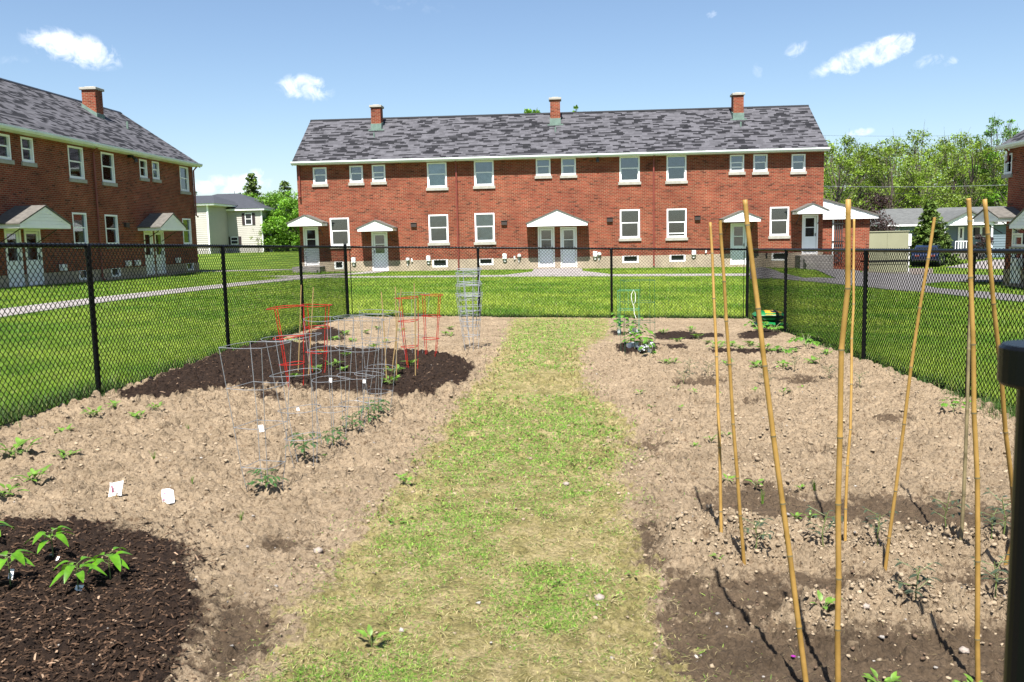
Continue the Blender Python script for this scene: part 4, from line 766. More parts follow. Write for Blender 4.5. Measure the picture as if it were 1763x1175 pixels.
def hip(mb, x0, x1, y0, y1, z, zr, ins):
    mb.add([(x0, y0, z), (x1, y0, z), (x1, y1, z), (x0, y1, z), (x0+ins, (y0+y1)/2, zr), (x1-ins, (y0+y1)/2, zr)], [(0, 1, 5, 4), (1, 2, 5), (2, 3, 4, 5), (3, 0, 4), (3, 2, 1, 0)])
g = MB(); hip(g, x0-8, x1+.55, Yh-.5, Yh+13.5, ze+.225, hz(334, 374, Yh+6), 5.6); hip(g, xw0-4.4, xw1+1.1, 100.4, 112, zw+.205, hz(337, 350, 106), 2.4); g.build('roof', 'roof_dark', hs)
HF = Fr((0, Yh-.03, 0), (1, 0, 0), (0, -1, 0))
for (a, b_, c, d) in ((424.5, 436.5, 367.5, 387.5), (398, 411, 407.5, 421)):
    u0, u1, z0, z1 = hx(a), hx(b_), hz(d), hz(c); f = MB(); HF.box(f, u0, u1, .0, .05, z0, z1); w = f.build('window', 'white_trim', hs)
    g = MB(); HF.box(g, u0+.09, u1-.09, .045, .06, z0+.1, (z0+z1)/2-.04); HF.box(g, u0+.09, u1-.09, .045, .06, (z0+z1)/2+.04, z1-.1); g.build('pane', 'car_glass', w)
    for s_ in (-1, 1): g = MB(); ue = u0-.38 if s_ < 0 else u1+.02; HF.box(g, ue, ue+.36, .0, .06, z0, z1); g.build('shutter', 'shutter', w)
# porch of the house
g = MB(); xa, xb = hx(453), hx(484); zp = hz(399); g.box((xa-.1, Yh+1.5, zp), (xb, Yh+5, zp+.25)); g.add([(xa-.1, Yh+1.2, zp+.255), (xb+.2, Yh+1.2, zp+.255), (xb+.2, Yh+5.2, zp+.255), (xa-.1, Yh+5.2, zp+.255), (xa-.1, Yh+3.2, zp+.9), (xb-.8, Yh+3.2, zp+.9)], [(0, 1, 5, 4), (1, 2, 5), (2, 3, 4, 5)]); pr = g.build('porch', 'white_trim', hs)
for px in (459, 477.5): g = MB(); xp = hx(px); g.box((xp-.18, Yh+1.6, zg-.2), (xp+.18, Yh+1.95, zp)); g.build('column', 'white_trim', pr)
g = MB(); g.tube([(hx(373), Yh+7, hz(334)), (hx(373), Yh+7, hz(323))], .035, 5); g.tube([(hx(371), Yh+7, hz(328)), (hx(379), Yh+7, hz(329))], .025, 5); g.build('antenna', 'dark_metal', hs)
# ---------------- far right: blue ranch house
Yr = 77.; qx = lambda px, Y=Yr: atY(px, 400, Y)[0]; qz = lambda py, px=1640, Y=Yr: atY(px, py, Y)[2]
x0, x1 = qx(1508), qx(1800); ze = qz(390.5, 1520); zg = -.95
rh = thing('ranch_house', 'low blue-grey bungalow with grey roof and white porch gable beyond the spruce', 'house', ((x0+x1)/2, Yr, zg))
g = MB(); sided(g, x0+.5, x1, Yr, Yr+8, zg-.6, ze, .22); g.build('wall', 'siding_blue', rh)
g = MB(); hip(g, x0, x1+.4, Yr-.5, Yr+8.5, ze+.13, qz(357.5, 1640, Yr+4), 1.9); g.build('roof', 'roof_grey', rh)
g = MB(); g.box((x0, Yr-.52, ze-.02), (x1+.4, Yr+8.5, ze+.125)); g.build('fascia', 'white_trim', rh)
QF = Fr((0, Yr-.03, 0), (1, 0, 0), (0, -1, 0))
a, b_ = qx(1624, 75.2), qx(1712, 75.2); zb_ = qz(388, 1660, 75.2); za_ = qz(365, 1655, 75.2); PF = Fr((0, 75.2+1.8, 0), (1, 0, 0), (0, -1, 0))
body = MB(); PF.poly(body, [(a, zb_), (b_, zb_), (b_, zb_+.15), ((a+b_)/2, za_), (a, zb_+.15)], 0, 1.75)
for k in range(6): zz = zb_+.16+k*.2; hw = ((b_-a)/2)*(1-(zz+.18-zb_-.15)/(za_-zb_-.15))-.35; (PF.poly(body, [((a+b_)/2-hw, zz), ((a+b_)/2+hw, zz), ((a+b_)/2+hw, zz+.17), ((a+b_)/2-hw, zz+.17)], 1.75, 1.78) if hw > .1 else None)
pg = body.build('porch_gable', 'white_trim', rh)
rf = MB(); uc = (a+b_)/2
PF.poly(rf, [(a-.2, zb_+.04), (uc, za_+.03), (uc, za_+.16), (a-.2, zb_+.17)], -3, 1.95); PF.poly(rf, [(uc, za_+.03), (b_+.2, zb_+.04), (b_+.2, zb_+.17), (uc, za_+.16)], -3, 1.95); rf.build('porch_roof', 'roof_grey', pg)
for u in (a+.15, b_-.15): g = MB(); PF.box(g, u-.07, u+.07, 1.6, 1.74, zg, zb_); g.build('porch_post', 'white_trim', pg)
rl = MB(); xa, xb = qx(1646, 75.2), qx(1676, 75.2); zt = qz(415, 1660, 75.2); rl.box((xa, 75.25, zt-.07), (xb, 75.32, zt)); rl.box((xa, 75.25, zt-.95), (xb, 75.32, zt-.88)); k = xa
while k < xb: rl.box((k, 75.26, zt-.9), (k+.05, 75.31, zt-.06)); k += .22
rl.build('railing', 'white_trim', rh)
g = MB(); g.box((qx(1640, 74), 74.3, zg-.3), (xb+.6, 77, zt-.98)); g.build('porch_deck', 'concrete', rh)
f = MB(); u0, u1 = qx(1649), qx(1659); QF.box(f, u0, u1, 0, .06, zt-.95, qz(391.5)); d_ = f.build('door', 'white_trim', rh); g = MB(); QF.box(g, (u0+u1)/2-.08, (u0+u1)/2+.08, .055, .07, qz(410), qz(394)); g.build('glass', 'car_glass', d_)
for (a, b_, c, d) in ((1673, 1688, 391, 409), (1688.5, 1703, 391, 409), (1528.5, 1539.5, 394, 407)):
    u0, u1, z0, z1 = qx(a), qx(b_), qz(d), qz(c); f = MB(); QF.box(f, u0, u1, 0, .05, z0, z1); w = f.build('window', 'white_trim', rh); g = MB(); QF.box(g, u0+.08, u1-.08, .045, .06, z0+.08, z1-.08); g.build('pane', 'car_glass', w)
    if a < 1600:
        for s_ in (-1, 1): g = MB(); ue = u0-.42 if s_ < 0 else u1+.02; QF.box(g, ue, ue+.4, 0, .06, z0, z1); g.build('shutter', 'door_white', w)
# ================================================================== CABINET, METERS, CAR
p0 = atY(1483, 430, 47); p1 = atY(1564, 430, 47); zt = atY(1520, 400, 47)[2]; zb = float(gz(17.2, 47))
cb = thing('utility_cabinet', 'large beige metal transformer cabinet beside the driveway', 'cabinet', ((p0[0]+p1[0])/2, 47.6, zb))
g = MB(); g.box((p0[0], 47, zb+.06), (p1[0], 48.3, zt)); g.build('body', 'beige_metal', cb, bevel=.02)
g = MB(); g.box((p0[0]-.03, 46.96, zt), (p1[0]+.03, 48.34, zt+.05)); g.build('lid', 'beige_metal', cb, bevel=.012)
for s_ in (0, 1): g = MB(); xa = p0[0]+.06+s_*(p1[0]-p0[0])*.52; xb = xa+(p1[0]-p0[0])*(.50 if s_ == 0 else .42); g.box((xa, 46.975, zb+.5), (xb, 46.998, zt-.08)); dd = g.build('door_panel', 'beige_metal', cb); g = MB(); g.box((xb-.12, 46.95, .35), (xb-.06, 46.974, .55)); g.build('handle', 'beige_dark', dd)
g = MB(); g.box((p0[0]-.02, 46.95, atY(1520, 449.5, 47)[2]-.04), (p1[0]+.02, 46.998, atY(1520, 449.5, 47)[2]+.04)); g.build('rail', 'dark_metal', cb)
g = MB(); g.box((p0[0]-.15, 46.8, zb-.3), (p1[0]+.15, 48.5, zb+.055)); g.build('plinth', 'concrete', cb)
for (xa, xb, ya, yb, l_) in ((1463, 1479, 403, 416, 'white meter box on a post between the brick lean-to and the beige cabinet'), (1563.5, 1570, 403, 424, 'narrow white meter box fixed at the right end of the beige cabinet')):
    a = atY(xa, yb, 47.4); b_ = atY(xb, ya, 47.4); r = thing('meter_box', l_, 'meter box', ((a[0]+b_[0])/2, 47.5, zb)); g = MB(); g.box((a[0], 47.4, a[2]), (b_[0], 47.6, b_[2])); g.build('housing', 'box_white', r, bevel=.02)
    for s_ in ((0, 1) if xa < 1500 else (0,)): g = MB(); xx = a[0]+.05+s_*(b_[0]-a[0]-.16); g.box((xx, 47.45, zb-.2), (xx+.06, 47.55, a[2])); g.build('post', 'box_white', r)
def car(label, loc, rz):
    r = thing('parked_car', label, 'car', (0, 0, 0)); L, Wd = 4.3, 1.74
    prof = [(-2.15, .35), (-2.15, .75), (-2.05, .92), (-1.75, .98), (-1.45, 1.38), (-1.2, 1.45), (.15, 1.45), (.45, 1.38), (1.05, .98), (1.85, .86), (2.1, .7), (2.15, .35), (1.75, .22), (-1.75, .22)]
    g = MB(); k = len(prof)
    def yy(z): return Wd/2 if z < .95 else Wd/2-.22*(z-.9)/.55
    g.add([(x, -yy(z), z) for x, z in prof]+[(x, yy(z), z) for x, z in prof], [tuple(range(k)), tuple(range(2*k-1, k-1, -1))]+[(i, (i+1) % k, k+(i+1) % k, k+i) for i in range(k)][::1]); bd = g.build('body', 'car_paint', r, bevel=.05)
    for (xa, za, xb, zb_) in ((.5, 1.34, 1.02, 1.01), (-1.48, 1.33, -1.74, 1.01)): g = MB(); ya, yb = yy(za)-.08, yy(zb_)-.08; o = .02 if xa > 0 else -.02; g.add([(xa+o, -ya, za+.012), (xb+o, -yb, zb_+.012), (xb+o, yb, zb_+.012), (xa+o, ya, za+.012)], [(0, 1, 2, 3)]); g.build('windscreen', 'car_glass', r)
    for s_ in (-1, 1):
        for (xa, xb, xc, xd) in ((-1.35, -.45, -.45, -1.6), (-.38, .3, .82, -.38)):
            g = MB(); g.add([(xd, s_*(yy(1.0)+.012), 1.0), (xc, s_*(yy(1.0)+.012), 1.0), (xb, s_*(yy(1.36)+.012), 1.36), (xa, s_*(yy(1.36)+.012), 1.36)], [(0, 1, 2, 3)]); g.build('side_window', 'car_glass', r)
        for xw in (-1.32, 1.32):
            g = MB(); g.tube([(xw, s_*(Wd/2-.16), .32), (xw, s_*(Wd/2+.02), .32)], [.32, .32], 18); w = g.build('wheel', 'rubber', r, bevel=.02); g = MB(); g.tube([(xw, s_*(Wd/2+.021), .32), (xw, s_*(Wd/2+.03), .32)], [.2, .18], 12); g.build('rim', 'rim', w)
        for xl, m_ in ((2.1, 'lamp_glass'), (-2.12, 'pipe_red')): g = MB(); g.box((xl-.03, s_*.5-.16, .66), (xl+.04, s_*.5+.16, .8)); g.build('headlight' if xl > 0 else 'tail_light', m_, r, bevel=.02)
        g = MB(); g.box((.75, s_*.88, .98), (.9, s_*1.0, 1.1)); g.build('mirror', 'car_paint', r, bevel=.02)
    for xl in (2.13, -2.17): g = MB(); g.box((xl, -.75, .38), (xl+.06, .75, .5)); g.build('bumper', 'dark_metal', r, bevel=.02)
    r.location = loc; r.rotation_euler = (0, 0, rz); return r
cp = atY(1598, 460, 63); car('dark blue car parked behind the fence between the cabinet and the bungalow', (cp[0], 63, float(gz(cp[0], 63))+.02), rad(62))
# ================================================================== TREES
def leafcloud(name, centres, radii, n, size, material, parent, flat=.6, tone=.5, seed=0, droop=0.):
    """many small leaf faces gathered in clumps; pale or dark leaf tones vary from clump to clump"""
    g = np.random.default_rng(seed+100); Cc = np.array(centres, float); R = np.array(radii, float); pr = R**2/np.sum(R**2); k = g.choice(len(Cc), n, p=pr)
    d = g.normal(size=(n, 3)); d /= np.linalg.norm(d, axis=1)[:, None]; rr = g.random(n)**.45; P = Cc[k]+d*(R[k]*rr)[:, None]*np.array([1, 1, flat])
    nrm = g.normal(size=(n, 3))+np.array([0, 0, .8]); nrm /= np.linalg.norm(nrm, axis=1)[:, None]; a = np.cross(nrm, g.normal(size=(n, 3))); a /= np.linalg.norm(a, axis=1)[:, None]; b_ = np.cross(nrm, a); s = size*(.55+.9*g.random(n))[:, None]
    a[:, 2] -= droop
    V = np.stack([P-a*s*.5, P-b_*s*.28+a*s*.05, P+a*s*.55, P+b_*s*.3], 1)
    ct = (1-tone/2+tone*g.random(len(Cc)))[k]; tn = (ct*(.7+.6*g.random(n)))[:, None]*np.array([1, 1, 1])+g.normal(0, .04, (n, 3)); tn = np.clip(tn, .2, 1.9)
    L = root_loc(parent) if parent is not None else Vector((0, 0, 0))
    return npmesh(name, V.reshape(-1, 3)-np.array(L), np.arange(n*4).reshape(-1, 4), material, tint=np.repeat(tn, 4, 0), parent=parent)
def tree(name, label, cat, x, y, H, rad_, mat_, n=5000, size=.3, trunk_r=.2, crown_lo=.3, clumps=26, cl_r=.38, group=None, seed=0, sparse=False, z0=None, shape=1.0, flat=.7, tone=.6):
    g = np.random.default_rng(seed+5); z0 = float(gz(x, y)) if z0 is None else z0; r = thing(name, label, cat, (x, y, z0), group); tk = MB()
    lean = g.normal(0, .04, 2)*H; top = Vector((x+lean[0], y+lean[1], z0+H*.86)); base = Vector((x, y, z0-.2)); tk.tube([base, base.lerp(top, .35)+Vector((g.normal(0, .1), g.normal(0, .1), 0)), base.lerp(top, .7)+Vector((g.normal(0, .15), g.normal(0, .15), 0)), top], [trunk_r, trunk_r*.75, trunk_r*.4, trunk_r*.1], 7)
    cs, rs = [], []
    for i in range(clumps):
        t_ = crown_lo+(1-crown_lo)*((i+.5)/clumps); hh = (t_-crown_lo)/(1-crown_lo); prof = (math.sin(math.pi*min(1, .12+.82*hh))**.7)*shape+(1-shape)*(1-hh)
        a = g.random()*6.28; rr = rad_*prof*(.35+.65*g.random()**.5); c = Vector((x+lean[0]*t_+math.cos(a)*rr, y+lean[1]*t_+math.sin(a)*rr, z0+H*t_*.97)); cs.append(tuple(c)); rs.append(rad_*cl_r*(.6+.7*g.random())*(1-.35*hh))
        s_ = base.lerp(top, max(.12, t_*.8-.1)); md = s_.lerp(c, .5)+Vector((0, 0, -.04*H*g.random())); tk.tube([s_, md, c+Vector((0, 0, .15))], [trunk_r*.3*(1-.5*t_), trunk_r*.2*(1-.5*t_), trunk_r*.06], 5, caps=False)
        if sparse:
            for _ in range(5): e = c+Vector(g.normal(0, rs[-1]*.8, 3)); tk.tube([md.lerp(c, .4+.5*g.random()), e], [trunk_r*.08, trunk_r*.03], 4, caps=False)
    tk.build('trunk', 'bark', r); leafcloud('crown', cs, rs, n, size, mat_, r, seed=seed, flat=flat, tone=tone); return r
def conifer(name, label, x, y, H, R, n=6000, size=.25, group=None, seed=0, z0=None, levels=20, cat='tree', droop=.25, material='tree_ever'):
    g = np.random.default_rng(seed+77); z0 = float(gz(x, y)) if z0 is None else z0; r = thing(name, label, cat, (x, y, z0), group); tk = MB(); tk.tube([(x, y, z0-.2), (x, y, z0+H*.98)], [R*.07, .02], 7)
    cs, rs = [], []
    for i in range(levels):
        t_ = .05+.93*i/levels; Rl = R*(1-t_)**.85+.04*R; nb = max(4, int(9*(1-t_))+3); ph = g.random()*6
        for k in range(nb):
            a = ph+6.283*k/nb+g.normal(0, .15); Lb = Rl*(.75+.4*g.random()); zc = z0+H*t_
            for s_ in (.35, .65, .93): cs.append((x+math.cos(a)*Lb*s_, y+math.sin(a)*Lb*s_, zc-Lb*s_*droop+.04*H*g.random())); rs.append(R*.16*(1.25-.5*s_)*(.5+.6*(1-t_)))
            tk.tube([(x, y, zc), (x+math.cos(a)*Lb*.9, y+math.sin(a)*Lb*.9, zc-Lb*droop)], [R*.015, R*.006], 4, caps=False)
    tk.build('trunk', 'bark', r); leafcloud('crown', cs, rs, n, size, material, r, flat=.45, seed=seed, tone=.7, droop=.25); return r
def tp(px, top, Y): X = atY(px, 400, Y)[0]; return X, Y, float(atY(px, top, Y)[2])-float(gz(X, Y))
SP = 'tree_spring'
for i, (px, top, Y, w, mt, n, lab) in enumerate([
    (1438, 233, 92, 3.6, SP, 4200, 'thin spring tree just right of the main block, pale new leaves'), (1481, 246, 99, 3.2, SP, 3400, 'low loose spring tree with sky showing behind its top'), (1531, 238, 95, 4.0, SP, 4200, 'spring tree rising over the dark purple tree'),
    (1585, 224, 98, 4.6, SP, 5200, 'wide spring tree with branching grey limbs above the spruce'), (1636, 229, 104, 4.0, SP, 4200, 'spring tree standing left of the darkest tall crown'), (1672, 232, 98, 3.4, SP, 3600, 'slim spring tree near the right brick block'),
    (1700, 198, 101, 3.2, 'tree_bright', 4200, 'tallest tree on the right, dark green tufts against the sky'), (1745, 212, 96, 3.6, 'tree_bright', 3200, 'tree showing behind the roof of the right brick block')]):
    X_, Y_, H_ = tp(px, top, Y); tree('deciduous_tree', lab, 'tree', X_, Y_, H_, w, mt, n=int(n*1.25), size=.22, trunk_r=.24, crown_lo=.25, clumps=44, cl_r=.26, seed=i*3+1, sparse=True, group='spring trees on the right')
cs, rs = [], []; g_ = np.random.default_rng(4)
for i in range(420):
    Y_ = 108+45*g_.random(); px = 1405+400*g_.random(); X_ = atY(px, 400, Y_)[0]; zt = float(gz(X_, Y_)); 
    for k in range(2): cs.append((X_, Y_, zt+1+5.5*g_.random())); rs.append(1.3+1.3*g_.random())
tag(leafcloud('woodland', cs, rs, 46000, .32, SP, None, flat=.9, tone=.9, seed=9), 'yellow green spring woodland covering the hillside on the right', 'woodland', kind='stuff')
tk = MB(); 
for i in range(90):
    Y_ = 106+36*g_.random(); X_ = atY(1405+400*g_.random(), 400, Y_)[0]; z_ = float(gz(X_, Y_)); h_ = 5+4*g_.random(); tk.tube([(X_, Y_, z_-.3), (X_+g_.normal(0, .4), Y_, z_+h_*.6), (X_+g_.normal(0, .8), Y_, z_+h_)], [.13, .09, .03], 5, caps=False)
tag(tk.build('woodland_trunks', 'bark'), 'thin grey trunks inside the hillside woodland', 'woodland', kind='stuff')
X_, Y_, H_ = tp(1497, 338, 72); tree('purple_tree', 'dark purple-leaved tree behind the white half gable of the lean-to', 'tree', X_, Y_, H_, 2.6, 'tree_purple', n=7500, size=.17, trunk_r=.13, crown_lo=.1, clumps=34, cl_r=.42, seed=31, sparse=True)
X_, Y_, H_ = tp(1601, 344, 66); conifer('spruce_tree', 'dense young spruce in front of the blue-grey bungalow', X_, Y_, H_, 2.15, n=24000, size=.19, seed=3, levels=24)
X_, Y_, H_ = tp(1688, 404, 73); tree('shrub', 'reddish twiggy shrub below the bungalow windows', 'shrub', X_, Y_, H_, 1.2, 'tree_purple', n=1500, size=.14, trunk_r=.04, crown_lo=.15, clumps=14, cl_r=.4, seed=33, sparse=True)
X_, Y_, H_ = tp(438, 297, 140); conifer('fir_tree', 'pointed dark fir rising above the bright green trees on the left', X_, Y_, H_, 4.4, n=12000, size=.42, seed=5, levels=22)
X_, Y_, H_ = tp(494, 308, 132); conifer('fir_tree', 'dark drooping conifer beside the left corner of the main block', X_, Y_, H_, 4.4, n=7000, size=.42, seed=8, levels=16, droop=.5)
for i, (px, top, Y, w, lab) in enumerate([(432, 335, 118, 3.6, 'rounded bright green tree just right of the beige house roof'), (466, 337, 114, 3.8, 'bright green tree in the middle of the row behind the house porch'), (499, 331, 112, 3.8, 'bright green tree touching the left corner of the main block'), (456, 366, 111.8, 2.6, 'low bright green tree close behind the house porch'), (486, 364, 109, 2.8, 'low bushy green tree right of the house porch'), (414, 340, 126, 2.2, 'small green crown showing over the beige house roof'), (510, 345, 108, 2.8, 'green crown half hidden behind the main block')]):
    X_, Y_, H_ = tp(px, top, Y); tree('deciduous_tree', lab, 'tree', X_, Y_, H_, w, 'tree_bright', n=9500, size=.26, trunk_r=.16, crown_lo=.06, clumps=36, cl_r=.45, seed=40+i, group='bright green trees on the left')
X_, Y_, H_ = tp(341, 324, 125); conifer('fir_tree', 'fir top peeking past the end of the left brick block', X_, Y_, H_, 2.2, n=1600, size=.3, seed=15, levels=12)
for i, (px, top, lab) in enumerate([(930, 181, 'leafy treetop peeking over the roof left of the middle chimney'), (991, 177.5, 'leafy treetop peeking over the roof right of the middle chimney')]):
    X_, Y_, H_ = tp(px, top, 74); tree('deciduous_tree', lab, 'tree', X_, Y_, H_, 1.6, 'tree_bright', n=3000, size=.22, trunk_r=.2, crown_lo=.5, clumps=26, cl_r=.3, seed=60+i, sparse=True)
X_, Y_, H_ = tp(443, 392, 98); r = tree('sapling', 'thin sapling with sparse yellow leaves in front of the beige house', 'tree', X_, Y_, H_, 1.0, SP, n=260, size=.13, trunk_r=.04, crown_lo=.25, clumps=9, cl_r=.3, seed=70, sparse=True)
for i, (py0, py1, Y, l_) in enumerate(((320.5, 317, 88, 'upper pale overhead wire crossing in front of the spring trees'), (331, 330, 88, 'lower dark overhead wire crossing in front of the spring trees'), (233, 230, 90, 'highest faint overhead wire against the sky on the right'))):
    a = atY(1380, py0, Y); b_ = atY(1790, py1, Y); g = MB(); g.tube([tuple(a+(b_-a)*k/12+np.array([0, 0, -1.2*math.sin(math.pi*k/12)*.15])) for k in range(13)], .02 if i < 2 else .010, 5)
    o = g.build('overhead_wire', 'galv_wire' if i == 0 else 'dark_metal'); tag(o, l_, 'wire', 'overhead wires')
# ================================================================== FENCES
def chain_mesh(a, b_, parent, h=1.56, p=.036, wr=.0042):
    a = np.array(a); b_ = np.array(b_); L = np.linalg.norm(b_-a); d = (b_-a)/L; nrm = np.array([-d[1], d[0]]); nw = int(L/p)-1; nz_ = int(h/p)
    k = np.arange(nw)[:, None]; j = np.arange(nz_+1)[None]; s = .01+(k+((j+k) % 2))*p*1.0; off = np.where((j+k) % 2 == 0, .0025, -.0025)*np.where(k % 2 == 0, 1, 1)
    wob = .006*np.sin(s*1.3)+.004*np.sin(s*3.1)
    x = a[0]+d[0]*s+nrm[0]*(off+wob); y = a[1]+d[1]*s+nrm[1]*(off+wob); z0 = gz(a[0]+d[0]*s, a[1]+d[1]*s)-.01; z = z0+j*p*1.003
    # pointed wire ends twist together above the rail
    P = np.stack([x, y, z], -1); t = wr
    ang = np.array([0, 2.094, 4.189]); o = np.stack([nrm[0]*np.cos(ang)*t+d[0]*np.sin(ang)*t, nrm[1]*np.cos(ang)*t+d[1]*np.sin(ang)*t, 0*ang], -1)
    V = (P[:, :, None]+o[None, None]); n1 = nz_+1; idx = np.arange(nw*n1*3).reshape(nw, n1, 3); A = idx[:, :-1]; B = idx[:, 1:]
    F = np.concatenate([np.stack([A[..., q], A[..., (q+1) % 3], B[..., (q+1) % 3], B[..., q]], -1).reshape(-1, 4) for q in range(3)])
    L0 = np.array(root_loc(parent)); return npmesh('chain_link_mesh', V.reshape(-1, 3)-L0, F, 'black_vinyl', parent=parent)
def fence(label, a, b_, posts, corner=()):
    a = np.array(a, float); b_ = np.array(b_, float); m = (a+b_)/2; r = thing('chain_link_fence', label, 'fence', (m[0], m[1], float(gz(*m))), 'fence panels round the plot')
    d = (b_-a)/np.linalg.norm(b_-a); nr = np.array([-d[1], d[0]])
    for q in posts:
        c = 'corner' in q; x, y = q[0]; z = float(gz(x, y)); rr = .036 if c else .0265; g = MB(); g.tube([(x, y, z-.3), (x, y, z+1.50+(.05 if c else 0))], [rr, rr], 12)
        if c: g.lathe([(.04, 0), (.04, .02), (.028, .045), (.008, .06)], (x, y, z+1.55), 12)
        po = g.build('post', 'black_paint', r, smooth=False)
        if not c: g = MB(); g.lathe([(.031, -.07), (.031, .03), (.024, .042)], (x, y, z+1.48), 12); g.build('loop_cap', 'black_paint', po)
        g = MB()
        for zz in ((.25, .6, .95, 1.3) if c else (.3, .75, 1.15)): g.lathe([(rr+.004, -.012), (rr+.004, .012)], (x, y, z+zz), 12)
        g.build('brace_band' if c else 'tie', 'black_paint', po)
    g = MB(); g.tube([(a[0]+(b_[0]-a[0])*t, a[1]+(b_[1]-a[1])*t, float(gz(a[0]+(b_[0]-a[0])*t, a[1]+(b_[1]-a[1])*t))+1.515) for t in np.linspace(0, 1, 25)], .0205, 10); g.build('top_rail', 'black_paint', r, smooth=True)
    g = MB(); g.tube([(a[0]+(b_[0]-a[0])*t-nr[0]*.02, a[1]+(b_[1]-a[1])*t-nr[1]*.02, float(gz(a[0]+(b_[0]-a[0])*t, a[1]+(b_[1]-a[1])*t))+.03) for t in np.linspace(0, 1, 25)], .0035, 5); g.build('tension_wire', 'black_paint', r)
    for q in corner: x, y = q; z = float(gz(x, y)); g = MB(); g.tube([(x, y, z+.02), (x, y, z+1.47)], .009, 6); g.build('tension_bar', 'black_paint', r)
    o = nr*.024; chain_mesh(a+d*.05-o, b_-d*.05-o, r); return r
XRp = [(4.02, 16.09), (4.05, 11.99), (4.09, 9.01), (4.09, 5.8)]
fence('black chain link fence along the left side of the plot', (-4.68, 4.6), BL, [((-4.68, 4.9),), ((-4.68, 8.38),), ((-4.69, 11.83),), ((-4.71, 15.45),)])
fence('black chain link fence across the far end of the plot', BL, BR, [(BL, 'corner'), ((-1.85, back_y(-1.85)),), ((1.04, back_y(1.04)),), (BR, 'corner')], ((-4.62, BL[1]), (3.92, BR[1]-.01)))
fence('black chain link fence along the right side of the plot behind the bamboo poles', (4.10, 4.6), BR, [(q,) for q in XRp])
pl = atY(1803, 665, 1.0); zt = float(atY(1760, 594, 1.0)[2])
gp_ = thing('gate_post', 'black gate post with a wide hinge collar, close to the camera at the right edge', 'post', (pl[0], 1.0, -.03)); g = MB(); g.tube([(pl[0], 1.0, -.3), (pl[0], 1.0, zt-.006)], .0295, 24); g.build('post', 'black_paint', gp_, smooth=False)
zc = float(atY(1760, 665, 1.0)[2]); g = MB(); g.lathe([(.046, 0), (.05, .004), (.05, zt-zc-.004), (.046, zt-zc)], (pl[0], 1.0, zc), 28); cl_ = g.build('collar', 'black_paint', gp_)
g = MB(); yb = 1.0-.05; g.tube([(pl[0]-.026, yb+.012, (zc+zt)/2-.002), (pl[0]-.026, yb-.012, (zc+zt)/2-.002)], .006, 8); g.build('bolt', 'galv_wire', cl_)
# ================================================================== BAMBOO POLES
def on_soil(px, py):
    p = G(px, py)
    for _ in range(6): p = G(px, py, soilz(p[0], p[1])-float(gz(p[0], p[1])))
    return Vector((p[0], p[1], soilz(p[0], p[1])))
def bamboo(label, base, tip, r, m='bamboo', seed=0, name='bamboo_pole', group='bamboo poles'):
    g = np.random.default_rng(seed); base = Vector(base); tip = Vector(tip); d = tip-base; L = d.length; d.normalize(); base = base-d*.06; L += .06
    s = Vector((1, 0, 0)); s = (s-d*s.dot(d)).normalized(); w = d.cross(s); pts, rr = [], []; t = 0.; amp = .006+.006*g.random(); ph = g.random()*6; kz = 0; mb = MB(); nodes = MB()
    def pos(t): return base+d*t+s*(amp*math.sin(t*2.1+ph)+kz_off(t))+w*(amp*.6*math.sin(t*1.6+ph*2))
    ns = [0.]; 
    while ns[-1] < L: ns.append(ns[-1]+.17+.15*g.random())
    offs = g.normal(0, .003, len(ns)); kz_off = lambda t: float(np.interp(t, ns, offs))
    tt = sorted(set([0., L]+[q for q in np.arange(.04, L, .045)]))
    tt = [q for q in tt if all(abs(q-v) > .014 for v in ns[1:])]
    for v in ns[1:]:
        if v < L-.02: tt += [v-.009, v-.003, v+.003, v+.010]
    tt = sorted(tt)
    for q in tt:
        rad0 = r*.76*(1.05-.2*q/L); near_ = min([abs(q-v) for v in ns[1:]]+[9]); rr.append(rad0*(1.13 if near_ < .004 else (.97 if near_ < .012 else 1.0))); pts.append(pos(q))
    root = thing(name, label, 'pole', base, group); mb.tube(pts, rr, 10); cu_ = mb.build('culm', m, root, smooth=True); cu_.data.materials.append(M['bamboo_grey'])
    for i_, f_i in enumerate(cu_.data.polygons):
        sg = i_//10
        if sg < len(tt)-1 and any(abs((tt[sg]+tt[sg+1])/2-v) < .0025 for v in ns[1:]): f_i.material_index = 1
    return root
SDn = SD.normalized()
def tip_from_shadow(tpx, spx):
    Sp = np.array(on_soil(*spx)); d = pray(*tpx); s = np.array(SDn); A = np.array([d, -s]).T; sol = np.linalg.lstsq(A, Sp-CP, rcond=None)[0]; return CP+d*sol[0]
